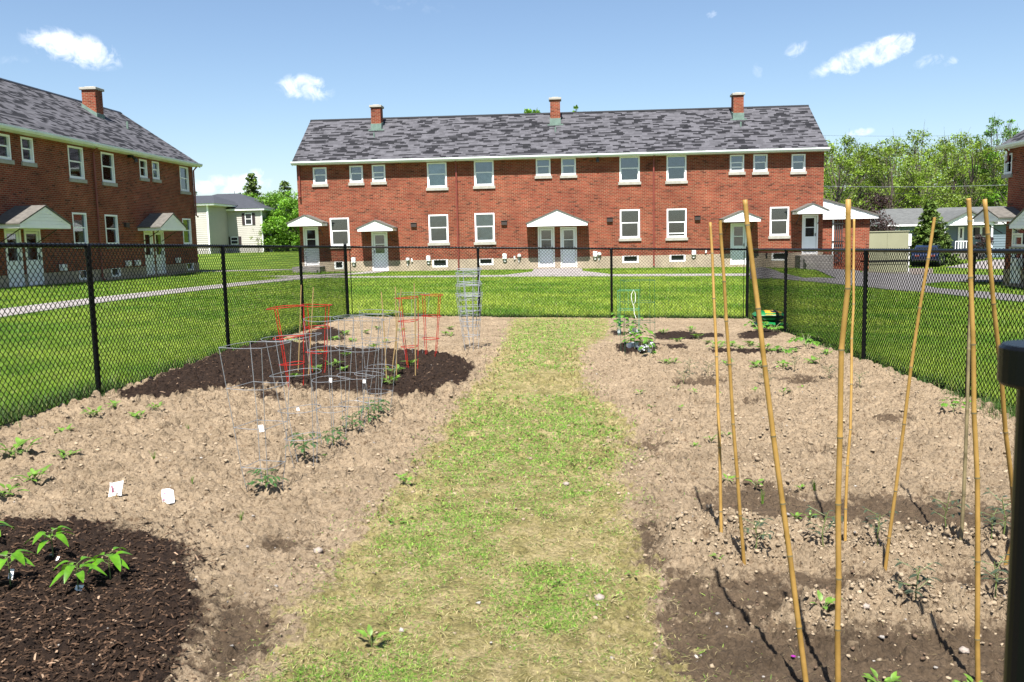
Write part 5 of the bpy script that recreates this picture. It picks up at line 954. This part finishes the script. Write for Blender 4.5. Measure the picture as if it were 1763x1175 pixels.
for lab, b_, tpx, shp, r, m, sd_ in (
    ('bamboo pole standing farthest left, its lower end weathered grey', (1243, 928), (1222, 383), (1198, 848), .0105, 'bamboo', 1),
    ('second bamboo pole from the left, thin and leaning slightly left', (1277, 990), (1243, 380), None, .011, 'bamboo', 2),
    ('third bamboo pole from the left, thick, leaning left across the corner post', (1386, 1190), (1285, 344), (1228, 990), .0125, 'bamboo', 3),
    ('thickest bamboo pole, upright, fourth from the left and nearest the camera', (1443, 1200), (1461, 333), None, .0128, 'bamboo', 4),
    ('thin bamboo pole standing just behind the thickest pole', (1459, 932), (1468, 378), (1392, 833), .0095, 'bamboo', 5),
    ('short bamboo pole leaning right towards the beige cabinet', (1519, 981), (1612, 375), (1493, 886), .0105, 'bamboo', 6),
    ('bamboo pole half hidden behind the tall upright one on the right', (1657, 924), (1671, 372), (1550, 835), .0112, 'bamboo_grey', 7),
    ('tall upright bamboo pole in front of its twin on the right', (1683, 1172), (1668, 342), (1500, 983), .0115, 'bamboo', 8),
    ('greenish bamboo pole passing behind the black gate post', (1752, 985), (1699, 343), None, .0135, 'bamboo', 9),
    ('bamboo pole beside the gate post leaning right out of view', (1728, 979), None, None, .0105, 'bamboo', 10)):
    B = on_soil(*b_)
    if tpx and shp: T = tip_from_shadow(tpx, shp)
    elif tpx: d = pray(*tpx); T = CP+d*((B.y-(.1 if sd_ != 9 else .35))/d[1])
    else: T = B+Vector((.28, -.15, 1.62))
    bamboo(lab, B, T, r, m, sd_)
# thin canes among the cages
for lab, b_, t_ in (('thin garden cane behind the left red cage', (513, 642), (518.5, 491)), ('pale garden cane between the two left red cages, leaning right', (530, 652), (539.5, 495)), ('garden cane left of the red cage pair, leaning left', (666, 662), (656.5, 503)),
                    ('upright garden cane at the left rim of the right red cages', (682.5, 646), (680.5, 494)), ('garden cane leaning right just in front of the right red cages', (672, 655), (691, 497)), ('tallest garden cane, in front of the middle of the right red cages', (715, 645), (713, 488))):
    B = on_soil(*b_); d = pray(*t_); T = CP+d*((B.y+.02)/d[1]); r = thing('garden_cane', lab, 'cane', B, 'thin garden canes'); g = MB(); g.tube([B-Vector((0, 0, .05)), B.lerp(Vector(T), .5)+Vector((.006, 0, 0)), T], [.0065, .006, .005], 6); g.build('stick', 'cane', r)
# ================================================================== TOMATO CAGES
def cage(label, base, H, r_top, r_bot, rings, m='galv_wire', lean=(0, 0), wr=.0024, square=False, group=None, legs=4, rot=.4, z_up=0., foot=.16):
    B = Vector(base); root = thing('tomato_cage', label, 'plant cage', B, group); ax = Vector((lean[0], lean[1], 1)).normalized(); s = Vector((1, 0, 0)); s = (s-ax*s.dot(ax)).normalized(); w = ax.cross(s)
    rad_at = lambda t: r_bot+(r_top-r_bot)*t
    P = lambda t, a: B+ax*(H*t+z_up)+(s*math.cos(a)+w*math.sin(a))*rad_at(t)
    if m == 'galv_wire': wr = max(wr*.85, .0021)
    for t in rings:
        g = MB()
        if square: pts = [P(t, rot+2*math.pi*k/legs) for k in range(legs)]; g.tube([q for k in range(legs) for q in (pts[k]*.999+pts[(k+1) % legs]*.001, pts[k].lerp(pts[(k+1) % legs], .5)+Vector((0, 0, random.uniform(-.006, .006))))], wr, 5, close=True)
        else: ph = random.random()*6; g.tube([P(t, 2*math.pi*k/28)+Vector((0, 0, .005*math.sin(2*k*2*math.pi/28+ph))) for k in range(28)], wr, 5, close=True)
        g.build('ring', m, root)
    for k in range(legs):
        a = rot+2*math.pi*k/legs; g = MB(); lo_ = P(-foot*.0, a); e = B+ax*(z_up-.05)+(s*math.cos(a)+w*math.sin(a))*r_bot*.86
        g.tube([P(max(rings)*1.0, a)+ax*.004, P(.5, a)+s*random.uniform(-.006, .006), P(min(rings), a), e], wr, 5); g.build('leg', m, root)
    return root
def cg(label, base, top, rt, rings, m='galv_wire', **k):
    """base and top-ring centre given where they stand in the plot"""
    B = on_soil(*base); d = pray(*top); T = CP+d*(B.y/d[1]); H = T[2]-B.z; lean = ((T[0]-B.x)/H, 0); return cage(label, B, H, rt, rt*k.pop('taper', .5), rings, m, lean=lean, **k)
cg('square grey wire cage over the nearest tomato plant', (456, 838), (440, 594), .215, (.02, .155, .44, .715, 1.0)[1:], square=True, rot=.5, taper=.55, group='grey wire cages in the tomato row')
cg('round grey cage with a tilted rim, second in the tomato row', (526, 797), (502, 580), .200, (.22, .44, .72, 1.0), group='grey wire cages in the tomato row', rot=.9)
cg('grey round cage third in the tomato row, tag hanging on a leg', (574, 768), (566, 549), .185, (.28, .52, .76, 1.0), group='grey wire cages in the tomato row', rot=.2)
cg('grey round cage over the fourth tomato plant of the row', (608, 745), (618, 548), .20, (.25, .5, .74, 1.0), group='grey wire cages in the tomato row', rot=1.2)
cg('grey round cage over the bushy fifth tomato plant of the row', (634, 724), (640, 545), .18, (.2, .45, .72, 1.0), group='grey wire cages in the tomato row', rot=.7)
cg('grey round cage at the far end of the tomato row', (654, 712), (655, 537), .19, (.22, .46, .73, 1.0), group='grey wire cages in the tomato row', rot=.1)
cg('faint grey cage standing behind the right pair of red cages', (712, 610), (712, 506), .215, (.3, .65, 1.0), taper=.6, group=None, rot=.3)
cg('red wire cage leaning left, leftmost of the four red cages', (506, 664), (491, 529), .185, (.28, .62, 1.0), 'red_wire', taper=.55, wr=.0042, group='red wire cages', rot=.25, legs=3)
cg('red wire cage second from the left, set slightly farther back', (547, 645), (545, 526), .17, (.32, .68, 1.0), 'red_wire', taper=.62, wr=.0042, group='red wire cages', rot=.9, legs=4)
cg('red wire cage third from the left, near the dark mulch', (708, 636), (699, 513), .138, (.32, .68, 1.0), 'red_wire', taper=.6, wr=.0042, group='red wire cages', rot=.3, legs=3)
cg('rightmost red wire cage, rim level, next to the bare path', (742, 615), (743, 508), .15, (.3, .66, 1.0), 'red_wire', taper=.62, wr=.0042, group='red wire cages', rot=.8, legs=4)
B0 = on_soil(811, 604)
for i, (dz, lab, rt) in enumerate(((0., 'lowest cage of the nested stack of grey cages', .2), (.14, 'second cage up in the nested stack of grey cages', .195), (.30, 'third cage up in the nested stack of grey cages', .185), (.36, 'topmost cage of the nested stack of grey cages', .19))):
    cage(lab, B0+Vector((random.uniform(-.015, .015), random.uniform(-.015, .015), 0)), .80, rt, .11, (.22, .5, .76, .97, 1.0), 'galv_bright', lean=(.01*i-.02, 0), group='stacked grey cages', rot=.35+.08*i, z_up=dz, wr=.0038)
def square_cage(label, base, w, dpt, H, levels, m, wr=.003, rot=.0):
    B = Vector(base); root = thing('plant_cage', label, 'plant cage', B, 'green square cages'); c, s = math.cos(rot), math.sin(rot); cn = [(-w/2, -dpt/2), (w/2, -dpt/2), (w/2, dpt/2), (-w/2, dpt/2)]; Q = [B+Vector((x*c-y*s, x*s+y*c, 0)) for x, y in cn]
    for q in Q: g = MB(); g.tube([q-Vector((0, 0, .08)), q+Vector((random.uniform(-.01, .01), 0, H))], wr, 5); g.build('leg', m, root)
    for z in levels: g = MB(); g.tube([q+Vector((0, 0, z)) for q in Q for _ in (0,)], wr, 5, close=True); g.build('ring', m, root)
    for t in (.5,): g = MB(); q = Q[0].lerp(Q[1], t); g.tube([q+Vector((0, 0, levels[0])), q+Vector((0, 0, H))], wr*.8, 5); g.build('mesh_wire', m, root)
    return root
b1 = on_soil(1098, 604); square_cage('dark green square cage around the bean plants on the mulch mound', b1, .42, .34, 1.02, (.42, .70, 1.0), 'green_wire', rot=.1)
b2 = on_soil(1083, 577); square_cage('light green square cage just behind the dark green one', b2, .34, .3, .80, (.45, .78), 'green_wire_light', wr=.0032, rot=-.15)
g = MB(); a = atY(1091, 500, b1.y-.1); pts = [atY(x, y, b1.y-.15) for x, y in ((1091, 499), (1087, 507), (1087, 515), (1090, 526), (1094, 519), (1094, 507))]; g.tube(pts, .004, 5, close=True); g.tube([atY(1091, 525, b1.y-.15), atY(1092, 540, b1.y-.15), atY(1095, 548, b1.y-.15)], .004, 5); o = g.build('string_loop', 'string'); tag(o, 'white string looped and hanging on the dark green cage', 'string')
# ================================================================== PLANTS
PR = {}
def proto(kind, seed=0):
    g = random.Random(seed); r = thing('plant', None, None); st, lf = MB(), MB(); mats = {}
    if kind == 'tomato':
        st.tube([(0, 0, -.02), (.006, 0, .08), (0, .008, .17)], [.005, .004, .003], 6)
        for i in range(9):
            a = i*2.4+g.random()*.5; z = .045+.013*i; L = .11-.004*i; el = .15+.35*g.random(); d = Vector((math.cos(a)*math.cos(el), math.sin(a)*math.cos(el), math.sin(el))); b0 = Vector((0, 0, z)); pts = [b0, b0+d*L*.5+Vector((0, 0, .01)), b0+d*L+Vector((0, 0, -.012))]; st.tube(pts, [.002, .0015, .001], 4, caps=False)
            for t_ in (.45, .7): 
                q = b0+d*L*t_+Vector((0, 0, .005))
                for s_ in (-1, 1): dd = (Vector((-d.y, d.x, 0))*s_+d*.6); lf.leaf(q, dd, .045*(.8+.4*g.random()), .024, .45, .12, 4)
            lf.leaf(pts[2], d+Vector((0, 0, -.3)), .055, .032, .4, .12, 5)
        m1, m2 = 'stem', 'leaf_tomato'
    elif kind == 'pepper':
        st.tube([(0, 0, -.02), (.004, 0, .06), (0, .004, .125)], [.0035, .003, .0025], 6)
        for i in range(8):
            a = i*2.4+g.random()*.4; z = .075+.008*i; el = .45-.05*i+.25*g.random(); d = Vector((math.cos(a)*math.cos(el), math.sin(a)*math.cos(el), math.sin(el))); b0 = Vector((0, 0, z)); q = b0+d*.03; st.tube([b0, q], [.0018, .0014], 4, caps=False); lf.leaf(q, d, .078*(.7+.45*g.random()), .046*(.8+.4*g.random()), .7+.5*g.random(), .16, 7)
        m1, m2 = 'stem', 'leaf_pepper'
    elif kind == 'bean':
        top = Vector((g.uniform(-.04, .04), g.uniform(-.04, .04), .26+.1*g.random())); st.tube([(0, 0, -.02), tuple(top*.5+Vector((.02, 0, 0))), tuple(top)], [.004, .0035, .002], 5)
        for i in range(14):
            t_ = .3+.7*i/13; a = g.random()*6.28; d = Vector((math.cos(a), math.sin(a), .2)); b0 = top*t_; q = b0+d*.035; st.tube([b0, q], [.0015, .0015], 4, caps=False)
            L = .085*(.8+.5*g.random()); lf.leaf(q, d+Vector((0, 0, -.3)), L, L*.95, .3, .1, 5)
        m1, m2 = 'stem_pale', 'leaf_bean'
    elif kind == 'squash':
        st.tube([(0, 0, -.02), (0, 0, .05)], [.006, .005], 6)
        for i in range(13):
            a = i*2.4+g.random(); el = .35+.6*g.random(); L = .09+.12*g.random(); d = Vector((math.cos(a)*math.cos(el), math.sin(a)*math.cos(el), math.sin(el))); b0 = Vector((0, 0, .03)); q = b0+d*L; st.tube([b0, b0+d*L*.5+Vector((0, 0, .01)), q], [.003, .0025, .002], 4, caps=False); s_ = .085*(.6+.6*g.random())
            for k in (-.8, 0, .8): dd = Vector((math.cos(a+k), math.sin(a+k), -.1)); lf.leaf(q, dd, s_, s_*.75, .3, .1, 4)
        m1, m2 = 'stem_pale', 'leaf_bean'
    elif kind in ('sprout', 'clump'):
        n_ = 6 if kind == 'sprout' else 16; st.tube([(0, 0, -.01), (0, 0, .02)], [.002, .0018], 5)
        for i in range(n_):
            a = i*2.4+g.random(); el = .35+.7*g.random(); d = Vector((math.cos(a)*math.cos(el), math.sin(a)*math.cos(el), math.sin(el))); b0 = Vector((g.uniform(-.03, .03), g.uniform(-.02, .02), .005)) if kind == 'clump' else Vector((0, 0, .01)); q = b0+d*.025; st.tube([b0, q], [.0013, .0012], 4, caps=False); L = .042*(.7+.5*g.random()); lf.leaf(q, d, L, L*.55, .5, .12, 4)
        m1, m2 = 'stem', 'leaf_sprout'
    elif kind == 'dusty':
        st.tube([(0, 0, -.02), (.01, 0, .06), (-.005, .005, .14)], [.003, .0025, .0015], 5)
        for i in range(8):
            a = i*2.4+g.random(); z = .05+.012*i; el = .2+.5*g.random(); L = .07; d = Vector((math.cos(a)*math.cos(el), math.sin(a)*math.cos(el), math.sin(el))); b0 = Vector((0, 0, z)); e = b0+d*L; st.tube([b0, e], [.0014, .001], 4, caps=False)
            for k in range(3): q = b0+d*L*(.5+.25*k); dd = Vector((-d.y, d.x, 0))*(1 if k % 2 else -1)+d*.7; lf.leaf(q, dd, .034, .016, .5, .1, 4)
        m1, m2 = 'stem', 'leaf_dusty'
    elif kind == 'tuft':
        for i in range(12): a = g.random()*6.28; d = Vector((math.cos(a)*.35*g.random(), math.sin(a)*.35*g.random(), 1)); L = .05+.06*g.random(); st.tube([(g.uniform(-.008, .008), g.uniform(-.008, .008), -.005), tuple(d*L*.5), tuple(d*L+Vector((d.x*.02, d.y*.02, -.003)))], [.0022, .0018, .0005], 4)
        r_ = st.build('blades', 'leaf_sprout', r); return r
    st.build('stem', m1, r); lf.build('leaves', m2, r, smooth=True); return r
NAMES = dict(tomato=('tomato_plant', 'tomato plant'), pepper=('pepper_plant', 'pepper plant'), bean=('bean_plant', 'bean plant'), squash=('squash_plant', 'squash plant'), sprout=('seedling', 'seedling'), clump=('leafy_seedling', 'seedling'), dusty=('young_plant', 'young plant'), tuft=('grass_tuft', 'grass tuft'))
VAR = {}; CNT = {}
def plant(kind, px, py, sc, label, group=None):
    k = (kind, CNT.get(kind, 0) % 3); CNT[kind] = CNT.get(kind, 0)+1
    if k not in VAR: VAR[k] = proto(kind, 11*k[1]+3); o = VAR[k]; 
    else: o = copy_tree(VAR[k])
    if 'group' in o and not group: del o['group']
    nm, cat = NAMES[kind]; o.name = nm; o.location = on_soil(px, py); o.rotation_euler = (0, 0, random.uniform(0, 6.28)); s = sc*random.uniform(.93, 1.07)*dict(clump=1.3, sprout=1.3, dusty=1.1, pepper=.88).get(kind, 1.); o.scale = (s, s, s*random.uniform(.9, 1.1)); tag(o, label, cat, group); return o
for px, py, sc, l in ((460, 850, 1.0, 'nearest tomato plant, inside the square grey cage'), (525, 792, 1.05, 'second tomato plant of the row, inside the cage with the tilted rim'), (574, 769, .95, 'third tomato plant of the row, its stem showing'), (608, 749, .9, 'fourth tomato plant of the row, low and wide'), (634, 727, 1.0, 'fifth tomato plant of the row, dense and dark'), (652, 715, .95, 'farthest tomato plant of the row')): plant('tomato', px, py, sc, l)
for px, py, sc, l in ((92, 962, 1.12, 'pepper plant with drooping bright leaves, back left of the dark mulch patch'), (190, 985, 1.05, 'pepper plant standing farthest right on the near mulch patch'), (18, 1012, 1.12, 'pepper plant at the left edge of the frame beside a white tag'), (135, 1018, 1.0, 'pepper plant behind the pink and white label, front of the mulch patch'), (-14, 940, 1.0, 'pepper leaf tips poking in at the left edge of the frame')): plant('pepper', px, py, sc, l)
for i, (px, py, sc) in enumerate(((1083, 598, .95), (1093, 600, 1.0), (1104, 600, .95), (1114, 603, 1.05), (1120, 600, .9))): plant('bean', px, py, sc, 'bean plant in a white cup on the mulch mound inside the dark green cage', 'bean plants on the mound')
for i, (px, py, sc) in enumerate(((1063, 573, .95), (1073, 575, 1.05), (1086, 576, 1.0), (1098, 575, .9))): plant('bean', px, py, sc, 'bean plant in the back row, inside the light green cage', 'bean plants in the back row')
for px, py, sc, l in ((1387, 600, 1.25, 'spreading squash plant near the right fence with pale stems'), (1306, 573, 1.15, 'squash plant beside the green bags, arching left'), (1332, 572, 1.0, 'squash plant just in front of the green bags'), (1353, 612, .9, 'leafy plant in the dark streak left of the spreading squash'), (1641, 712, .62, 'bright leafy squash seedling alone near the right fence')): plant('squash', px, py, sc, l)
for px, py, sc, l in ((25, 786, 1.5, 'flat clump of bright leaves at the left edge of the frame'), (112, 793, .95, 'small dark-leaved clump right of the clump at the left edge'), (57, 836, 1.35, 'wide low clump left of the white packets'), (6, 858, 1.2, 'leafy clump cut by the left edge of the frame above the mulch'), (160, 718, 1.1, 'small round clump near the foot of the left fence'), (110, 747, 1.1, 'yellowish clump nearest the left fence'), (233, 726, 1.0, 'low clump between the left fence and the mulch tip'), (268, 709, .95, 'dark green clump by the tip of the left mulch bed'), (195, 705, .9, 'clump at the edge of the left mulch bed next to the fence'), (1516, 1190, .75, 'green leaf clump at the bottom edge between the bamboo poles'), (1673, 1190, .6, 'green leaves at the foot of the tall upright bamboo pole')): plant('clump', px, py, sc, l)
for px, py, sc in ((265, 792, .9), (331, 834, .6), (325, 745, .8), (415, 898, .6)): plant('tuft', px, py, sc, 'thin upright green tuft on the bare soil left of the tomato row', 'green tufts left')
for px, py, sc in ((509, 651, 1.2), (545, 640, 1.0), (574, 628, 1.2), (596, 617, 1.1), (505, 592, 1.3), (678, 643, 1.4), (707, 630, 1.3), (670, 664, 1.4), (556, 612, 1.0), (590, 640, .9)): plant('clump', px, py, sc, 'small plant on the dark mulch among the cages', 'small plants on the left mulch bed')
for px, py, sc in ((595, 578, 1.2), (576, 588, 1.3), (651, 568, 1.2), (642, 599, 1.1), (772, 578, 1.5), (775, 568, 1.2), (608, 588, 1.0), (560, 566, 1.0), (630, 575, 1.1), (690, 572, 1.1), (664, 590, .9)): plant('clump', px, py, sc, 'small seedling on the bare soil behind the left cages', 'seedlings behind the left cages')
for px, py, sc in ((1200, 584, 1.5), (1191, 570, 1.3), (1142, 575, 1.4), (1167, 590, 1.4), (1234, 601, 1.5), (1257, 597, 1.7), (1293, 593, 1.7), (1313, 604, 1.5), (1335, 609, 1.5), (1220, 590, 1.2), (1275, 603, 1.2), (1152, 628, 1.5), (1250, 629, 1.4), (1304, 629, 1.4), (1349, 632, 1.5), (1396, 627, 1.5), (1424, 612, 1.2)): plant('clump', px, py, sc, 'green seedling in the far rows right of the mulch mound', 'seedlings in the far right rows')
for px, py, sc in ((1220, 646, 1.1), (1254, 643, 1.0), (1188, 643, 1.0), (1178, 664, 1.1), (1318, 664, 1.1), (1368, 650, 1.1), (1428, 660, 1.2), (1410, 632, .9), (1480, 668, 1.0)): plant('dusty', px, py, sc, 'dusty grey-green seedling in the middle of the right bed', 'dusty seedlings in the middle of the right bed')
for px, py, sc in ((1164, 672, .8), (1195, 677, .8), (1300, 678, .8), (1349, 677, .9), (1383, 671, .8), (1102, 687, .9), (1241, 685, .7), (1121, 700, .6), (1172, 712, .6)): plant('sprout', px, py, sc, 'tiny bright sprout on the dry soil of the right bed', 'tiny sprouts on the right bed')
for px, py, sc, l in ((1300, 948, 1.0, 'dusty plant between the second and third bamboo poles on the clod ridge'), (1418, 945, 1.05, 'dusty plant left of the thickest bamboo pole on the clod ridge'), (1511, 952, .9, 'dusty plant beside the foot of the right-leaning bamboo pole'), (1629, 940, 1.05, 'dusty plant left of the half hidden bamboo pole'), (1706, 945, .8, 'small dusty plant between the upright bamboo and the gate post'), (1726, 930, 1.2, 'tallest dusty plant next to the black gate post'), (1578, 1035, 1.0, 'dusty plant on the near ridge left of the tall upright bamboo'), (1712, 1045, 1.1, 'dark plant on the near ridge beside the gate post')): plant('dusty', px, py, sc, l)
for px, py, sc in ((1225, 760, .8), (1251, 752, .7), (1196, 774, .7), (1253, 833, .9), (1301, 839, .9), (1370, 895, .6), (1394, 897, .6), (1237, 965, .5), (1378, 838, .5)): plant('sprout', px, py, sc, 'little green weed near the feet of the left bamboo poles', 'weeds by the left bamboo poles')
plant('sprout', 1415, 1086, .95, 'bright two-leaved sprout on the near clods left of the thickest bamboo'); plant('tuft', 1313, 868, .8, 'upright grassy tuft between the second and third bamboo poles'); plant('tuft', 1402, 846, .8, 'upright grassy tuft left of the thickest bamboo')
for px, py, sc in ((960, 1010, .5), (700, 838, .9), (690, 830, .7), (1090, 1000, .5), (1120, 720, .6), (560, 790, .4), (680, 905, .7), (640, 1115, .9), (780, 700, .6)): plant('sprout', px, py, sc, 'low green weed along the edge of the grass strip', 'weeds along the grass strip')
o = MB(); f_p = on_soil(1366, 1135); r = thing('flower', 'tiny magenta flower head lying on the dark soil between the near bamboo poles', 'flower', f_p)
for k in range(9): a = k*.7; o.leaf(f_p+Vector((0, 0, .008)), (math.cos(a), math.sin(a), .6), .011, .008, .2, .1, 3)
o.build('petals', 'flower', r)
# white cups, tags, packets, bags
for i, (px, py, lab, gr) in enumerate([(x, y, 'crumpled white cup at the foot of a bean plant on the mound', 'white cups on the mound') for x, y in ((1083, 602), (1089, 604), (1095, 602), (1101, 604), (1107, 602), (1113, 605), (1118, 606), (1121, 602))]+[(x, y, 'small white cup in the back row of bean plants', 'white cups in the back row') for x, y in ((1066, 573), (1086, 575), (1091, 575), (1097, 575))]):
    p = on_soil(px, py); r = thing('cup', lab, 'cup', p, gr); g = MB(); n = 10; v = []
    prof = [(.026, -.01), (.030, .02), (.034, .045), (.037, .068), (.032, .066), (.026, .02)]
    for rr_, zz in prof:
        for k in range(n): a = 2*math.pi*k/n; q = rr_*(1+.18*random.uniform(-1, 1)); v.append((p.x+q*math.cos(a), p.y+q*math.sin(a), p.z+zz+random.uniform(-.004, .004)))
    g.add(v, [(i_*n+k, i_*n+(k+1) % n, (i_+1)*n+(k+1) % n, (i_+1)*n+k) for i_ in range(len(prof)-1) for k in range(n)]); g.build('sleeve', 'cup_white', r)
def packet(label, px, py, w, h, lean, seed):
    p = on_soil(px, py); r = thing('seed_packet', label, 'seed packet', p, None); g = random.Random(seed); mb = MB(); nx, nz_ = 6, 8; V = []; c, s = math.cos(lean), math.sin(lean)
    for sgn in (1, -1):
        for j in range(nz_+1):
            for i in range(nx+1):
                u = (i/nx-.5)*w; v = j/nz_*h; e = min(i, nx-i)*min(j, nz_-j); th = sgn*(.001+.004*min(1, e/6.))+.012*math.sin(5*u/w+3*v/h+seed)+g.uniform(-.0025, .0025)*(1 if e else 0)
                V.append((p.x+u*c-v*.22*s*2, p.y+th+v*.22+u*s*.3, p.z+.012+v*.95+u*s))
    m_ = (nx+1)*(nz_+1); F = [(o_+j*(nx+1)+i, o_+j*(nx+1)+i+1, o_+(j+1)*(nx+1)+i+1, o_+(j+1)*(nx+1)+i) for o_ in (0, m_) for j in range(nz_) for i in range(nx)]
    mb.add(V, F); mb.build('sleeve', 'packet', r); g_ = MB(); q = [V[m_+(nx+1)*2+k] for k in (1, 2)]+[V[m_+(nx+1)*6+k] for k in (2, 1)]; g_.add([(a, b_-.003, c_) for a, b_, c_ in q], [(0, 1, 2, 3)]); g_.build('print', 'packet_ink', r); g_ = MB(); g_.tube([(p.x, p.y+.004, p.z-.04), (p.x, p.y+.01, p.z+h*.5)], .003, 5); g_.build('stake', 'cane', r)
packet('crumpled white seed packet on the left, tilted left', 200, 864, .082, .082, .10, 2); packet('white seed packet to the right of the tilted one', 289, 870, .07, .082, -.04, 5)
for lab, px, py, w, h in (('white plastic label by the pepper plant at the left edge', 17, 1000, .022, .05), ('pink and white label lying at the foot of the front pepper plant', 134, 1020, .035, .02), ('small white label behind the back left pepper plant', 97, 968, .012, .018)):
    p = on_soil(px, py); g = MB(); g.hexa([(p.x-w/2, p.y-.001, p.z), (p.x+w/2, p.y-.001, p.z), (p.x+w/2, p.y+.002, p.z), (p.x-w/2, p.y+.002, p.z), (p.x-w/2+.004, p.y+.014, p.z+h), (p.x+w/2+.004, p.y+.014, p.z+h), (p.x+w/2+.004, p.y+.017, p.z+h), (p.x-w/2+.004, p.y+.017, p.z+h)]); tag(g.build('plant_label', 'packet', bevel=.001), lab, 'label')
for lab, px, py, Yb, w, h in (('white paper tag hanging on the square cage', 450, 738, (456, 838), .03, .042), ('white tag on the leg of the second cage', 513, 705, (526, 797), .02, .022), ('grey printed tag on the third cage', 569, 655, (574, 768), .024, .034), ('white tag on the fourth cage of the row', 627, 657, (608, 745), .022, .028), ('tiny white tag at the foot of the fifth cage', 638, 722, (634, 724), .014, .022)):
    Yv = on_soil(*Yb).y-.08; p = atY(px, py, Yv); g = MB(); t_ = random.uniform(-.25, .25); c, s = math.cos(t_), math.sin(t_)
    q = [(-w/2, -h/2), (w/2, -h/2), (w/2, h/2), (-w/2, h/2)]; q = [(x*c-y*s, x*s+y*c) for x, y in q]; g.hexa([(p[0]+x, p[1]-.001, p[2]+y) for x, y in q]+[(p[0]+x, p[1]+.001, p[2]+y) for x, y in q]); tag(g.build('hanging_tag', 'packet'), lab, 'tag')
def bag(label, c, w, d, h, m, rz, seed, patch=None):
    r = thing('soil_bag', label, 'bag', c, 'stacked bags of potting soil'); g = random.Random(seed); n = 14; V = []; F = []
    def f(u, v, s): e = (1-abs(u)**4)*(1-abs(v)**4); return s*h/2*max(.06, e)**.6+h/2+.012*math.sin(7*u+seed)*math.sin(6*v+2*seed)*e
    for s in (-1, 1):
        for j in range(n+1):
            for i in range(n+1): u, v = i/n*2-1, j/n*2-1; wob = 1+.02*math.sin(9*v+seed); V.append((u*w/2*wob, v*d/2, f(u, v, s)))
    m_ = (n+1)**2
    for o_ in (0, m_):
        for j in range(n):
            for i in range(n): q = (o_+j*(n+1)+i, o_+j*(n+1)+i+1, o_+(j+1)*(n+1)+i+1, o_+(j+1)*(n+1)+i); F.append(q if o_ else q[::-1])
    cc, ss = math.cos(rz), math.sin(rz); T = lambda p: (c[0]+p[0]*cc-p[1]*ss, c[1]+p[0]*ss+p[1]*cc, c[2]+p[2]); mb = MB(); mb.add([T(p) for p in V], F); mb.build('sack', m, r, smooth=True)
    if patch:
        for (u0, u1, v0, v1, mm_, ov) in patch:
            mb = MB(); k = 8; VV = []
            for j in range(k+1):
                for i in range(k+1):
                    a, b_ = i/k*2-1, j/k*2-1
                    if ov: a, b_ = a*math.sqrt(1-b_*b_/2), b_*math.sqrt(1-a*a/2)
                    u = (u0+u1)/2+a*(u1-u0)/2; v = (v0+v1)/2+b_*(v1-v0)/2; VV.append(T((u*w/2, v*d/2, f(u, v, 1)+.004+.003*ov)))
            mb.add(VV, [(j*(k+1)+i, j*(k+1)+i+1, (j+1)*(k+1)+i+1, (j+1)*(k+1)+i) for j in range(k) for i in range(k)]); mb.build('print', mm_, r, smooth=True)
pb = on_soil(1328, 566); pb.y += .15
bag('lower green bag of potting soil lying by the right fence corner', (pb.x, pb.y, pb.z-.01), .60, .42, .16, 'bag_green', .12, 1)
bag('upper green bag with a yellow printed panel, on top of the other bag', (pb.x-.02, pb.y+.02, pb.z+.15), .58, .46, .19, 'bag_green', -.08, 2, [(-.3, .75, -.97, .85, 'bag_yellow', 0), (.05, .5, -.8, -.2, 'print_black', 1)])
for k, (px, py, s) in enumerate(((548, 955, .022), (300, 845, 0), (975, 835, .02), (838, 700, 0), (1032, 1032, .024), (967, 838, .0), (1660, 1115, .02), (1490, 1050, .018))):
    if not s: continue
    p = on_soil(px, py); V = ICO*s*(1+.25*rng.random((12, 1))); V[:, 2] *= .6; me_ = npmesh('stone', V, IF, 'clod', tint=np.tile([.5, .42, .36], (12, 1))); me_.location = p+Vector((0, 0, s*.3))
    lab = {548: 'pale round stone left of the grass strip', 975: 'flat pale stone in the middle of the grass strip', 1032: 'pale stone at the right edge of the near grass strip', 1660: 'white stone near the tall upright bamboo', 1490: 'white stone right of the thickest bamboo pole'}[px]
    tag(me_, lab, 'stone')
